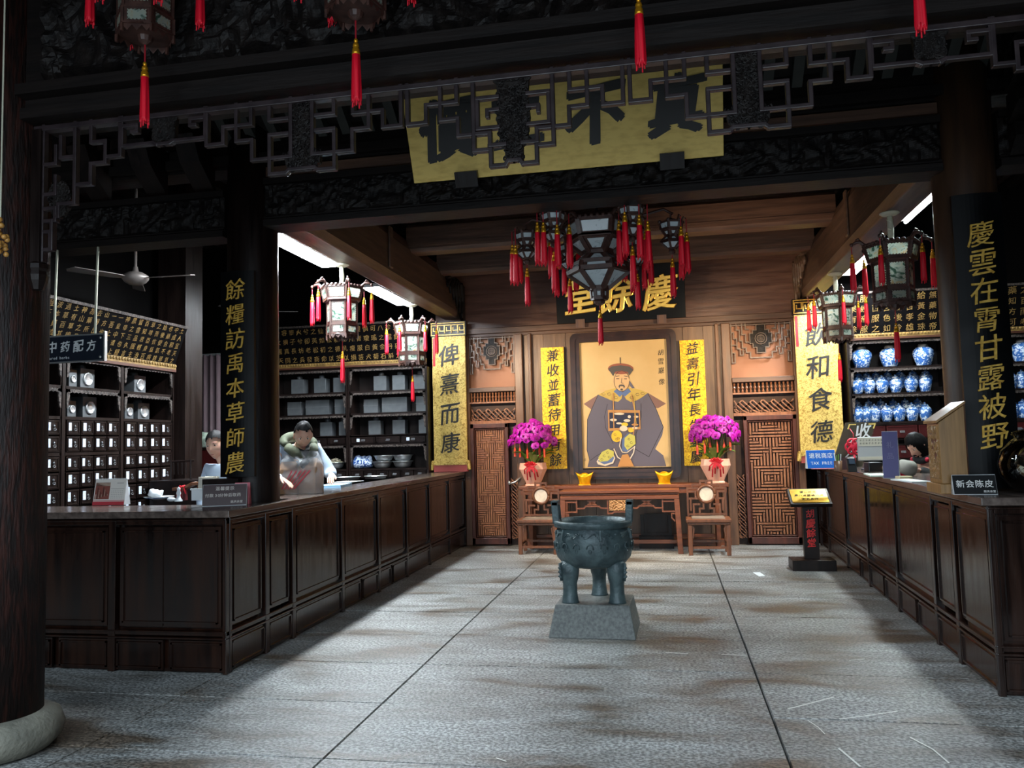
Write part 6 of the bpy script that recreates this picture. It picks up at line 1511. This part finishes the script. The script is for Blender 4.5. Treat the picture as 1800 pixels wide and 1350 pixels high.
for k, ch in enumerate('收银台'): letters(m, ch, (.17-.085*k, -.003, H*.80-H*.31*k), .19, X_, Z_, bold=.015, ext=.01, shear=.1)
m.build('lettering', white, r)
kx = ony(1503, 785, 10.3); r = thing('red_knot', 'red knotted ornament hanging before the cashier sign', 'ornament', (kx.x, 10.36, kx.z)); m = MB()
for k in range(6): a_ = k*PI/3; m.tube([(.055*math.cos(a_)+.045*math.cos(t*.63), 0.012*math.sin(t), .055*math.sin(a_)+.045*math.sin(t*.63)) for t in range(11)], .013, 6)
m.ell((0, 0, 0), (.05, .02, .05), 12, 8); m.tube([(0, 0, .1), (0, .0, .16), (-.01, .13, .22)], .005, 6).tube([(0, 0, -.1), (0, 0, -.2)], .014, 6); m.build('knot', redplastic, r, smooth=True)
x0, x1 = ony(1507, 768, 9.4).x, ony(1557, 767, 9.4).x; z0, z1 = ony(1530, 810, 9.4).z, ony(1530, 768, 9.4).z
r = thing('monitor', 'grey back of a monitor with pasted notes on the right counter', 'monitor', ((x0+x1)/2, 9.4, CTR)); W2 = (x1-x0)/2
MB().box(-W2, W2, 0, .035, z0-CTR, z1-CTR).build('case', greyplastic, r, bevel=.006); MB().box(-.03, .03, .03, .05, 0, z1-CTR-.1).box(-.1, .1, -.04, .12, 0, .015).build('stand', blackplastic, r)
m = MB().box(-W2*.97, W2*.97, -.003, 0, z1-CTR-.10, z1-CTR-.008).box(-W2*.97, W2*.97, -.003, 0, z0-CTR+.01, z0-CTR+.045); m.build('note_paper', mat('note_paper', (206,200,184), .6), r)
m = MB()
for k, s in enumerate(('请您当面点清钱款', '离柜概不负责谢谢')): letters(m, s, (-W2*.8, -.004, z1-CTR-.035-.035*k), .024, X_, Z_, .031, 0, bold=.0, ext=.004)
m.build('lettering', ink, r)
q = onz(1500, 830, CTR); r = thing('card_terminal', 'black card terminal on the right counter below the cashier sign', 'terminal', (q.x, q.y, CTR), .1); MB().prism([(-.045, 0, 0), (.045, 0, 0), (.045, .05, .15), (-.045, .05, .15)], (0, .05, 0)).build('case', blackplastic, r, bevel=.006); MB().prism([(-.03, .025, .085), (.03, .025, .085), (.03, .044, .14), (-.03, .044, .14)], (0, -.004, .001)).build('screen', mat('terminal_screen', (60,70,84), .1), r)
q = onz(1487, 826, CTR); tentcard('menu_card', 'small brown card standing beside the black card terminal', 'card', q.x, q.y+.02, .12, .14, .05, .0, maroon, maroon, z=CTR)
flat('paper_sheet', 'white and green papers lying on the right counter before the monitor', 'paper', 1540, 836, .16, .5, .012, -.1, mat('greenish_paper', (190,206,190), .6)); flat('paper_sheet', 'loose white papers on the right counter beside the donation box', 'paper', 1600, 846, .15, .45, .01, .1, white)
q = onz(1548, 829, CTR); r = flat('receipt_printer', 'black receipt printer on the right counter beneath the monitor', 'printer', 1535, 829, .14, .16, .1, .1, blackplastic, bev=.008)
flat('red_box', 'small red and cream box on the right counter beside the purple card', 'box', 1585, 838, .10, .1, .05, .2, redplastic, bev=.006)
flat('cream_box', 'small cream box before the red box on the right counter', 'box', 1589, 843, .11, .09, .03, .2, mat('cream_card', (210,190,150), .6), bev=.004)
q = onz(1567, 841, CTR); tentcard('purple_card', 'tall purple card standing on the right counter', 'card', q.x, q.y, .13, .42, .1, -.35, purple, white, (('礼', .06, 0, .3), ('品', .06, 0, .2)), mat('purple_text', (120,116,160), .6), z=CTR)
q = onz(1618, 838, CTR); r = thing('grey_bag', 'grey cloth bag lying on the right counter before the seated person', 'bag', (q.x-.1, q.y+.10, CTR)); m = MB(); m.ell((0, 0, .07), (.11, .14, .08), 20, 12); m.v = [(x, y, max(0, z)) for x, y, z in [tuple(Vector(q_)*(1+.2*noise.noise(Vector(q_)*10))) for q_ in m.v]]; m.build('cloth', mat('grey_cloth', (150,146,138), .8), r, smooth=True)
# donation box
x0, x1 = ony(1655, 845, 5.70).x, ony(1702, 850, 5.70).x
r = thing('donation_box', 'tall wooden box with sloping lid on the right counter before the column', 'box', ((x0+x1)/2, 5.83, CTR), RA*.5); r.scale = ((x1-x0)/.26, .9, .93)
bw = mat('honey_wood', (118,86,46), .4, c2=(140,104,60), scale=4, st=VG)
m = MB().prism([(-.12, -.14, .07), (.14, -.14, .07), (.14, -.14, .62), (-.12, -.14, .50)], (0, .28, 0)); m.build('case', bw, r, bevel=.004)
m = MB().prism([(-.15, -.16, .495), (.15, -.16, .63), (.15, -.16, .65), (-.15, -.16, .515)], (0, .32, 0)); m.build('lid', bw, r, bevel=.004)
MB().box(-.15, .16, -.17, .17, 0, .07).build('plinth', bw, r, bevel=.006)
m = MB().box(-.126, -.12, -.07, .07, .22, .43, c=0); m.relief((-.1205, .12, .10), -Y_, Z_, .24, .38, 30, 46, carving(.012, 26, 4), c=1); m.build('carved_panel', [dredbox, bw], r)
tentcard('notice_stand', 'black tent notice with white characters beside the glass jar', 'sign', ony(1712, 845, 5.62).x, 5.6, .25, .125, .08, -.08, blackboard, greyplastic, (('新会陈皮', .052, 0, .07), ('胡庆余堂', .017, .08, .02)), mat('pale_text', (206,204,200), .5), z=CTR)
# big glass jar
q = onz(1812, 862, CTR); JX, JY = q.x+.02, q.y-.5
jx = ony(1826, 800, 5.66); JX, JY = jx.x+.03, 5.66
prof = [(.001, .003), (.13, .003), (.20, .04), (.252, .12), (.262, .19), (.24, .27), (.18, .335), (.155, .35), (.16, .365), (.175, .375)]
r = thing('glass_jar', 'large round glass jar of dried peel on the right counter', 'jar', (JX, JY, CTR))
inner = [(max(.001, a-.007), b+.006) for a, b in prof]
m = MB(); m.lathe(prof+inner[::-1], 44, caps=False); m.build('bowl', glass, r, smooth=True)
m = MB(); m.lathe([(.001, .40), (.1, .40), (.16, .385), (.165, .378), (.17, .39), (.1, .41), (.03, .415), (.02, .43), (.03, .455), (.001, .465)], 36, caps=False); m.build('lid', glass, r, smooth=True)
m = MB(); rn = random.Random(12)
for k in range(330):
    a, t = rn.random()*2*PI, rn.random(); R = .195*rn.random()**.5; zz = .03+.13*t; R = min(R, .10+.10*(zz/.13)); c_ = Vector((R*math.cos(a), R*math.sin(a), zz)); e = Vector((rn.uniform(-1, 1), rn.uniform(-1, 1), rn.uniform(-.4, .4))).normalized(); f_ = e.orthogonal(); s = rn.uniform(.018, .034)
    m.add([c_+e*s+f_*.006, c_+f_*s*.7+Z_*.008, c_-e*s, c_-f_*s*.7+Z_*.006, c_+Z_*-.004], [(0,1,4), (1,2,4), (2,3,4), (3,0,4)], c=int(rn.random() < .35))
o = m.build('dried_peel', [peel, peel2], loc=(JX, JY, CTR)); o.modifiers.new('s', 'SOLIDIFY').thickness = .003; tag(o, 'pieces of dried citrus peel filling the glass jar', 'peel', kind='stuff')
bpy.data.objects.remove(_fo)
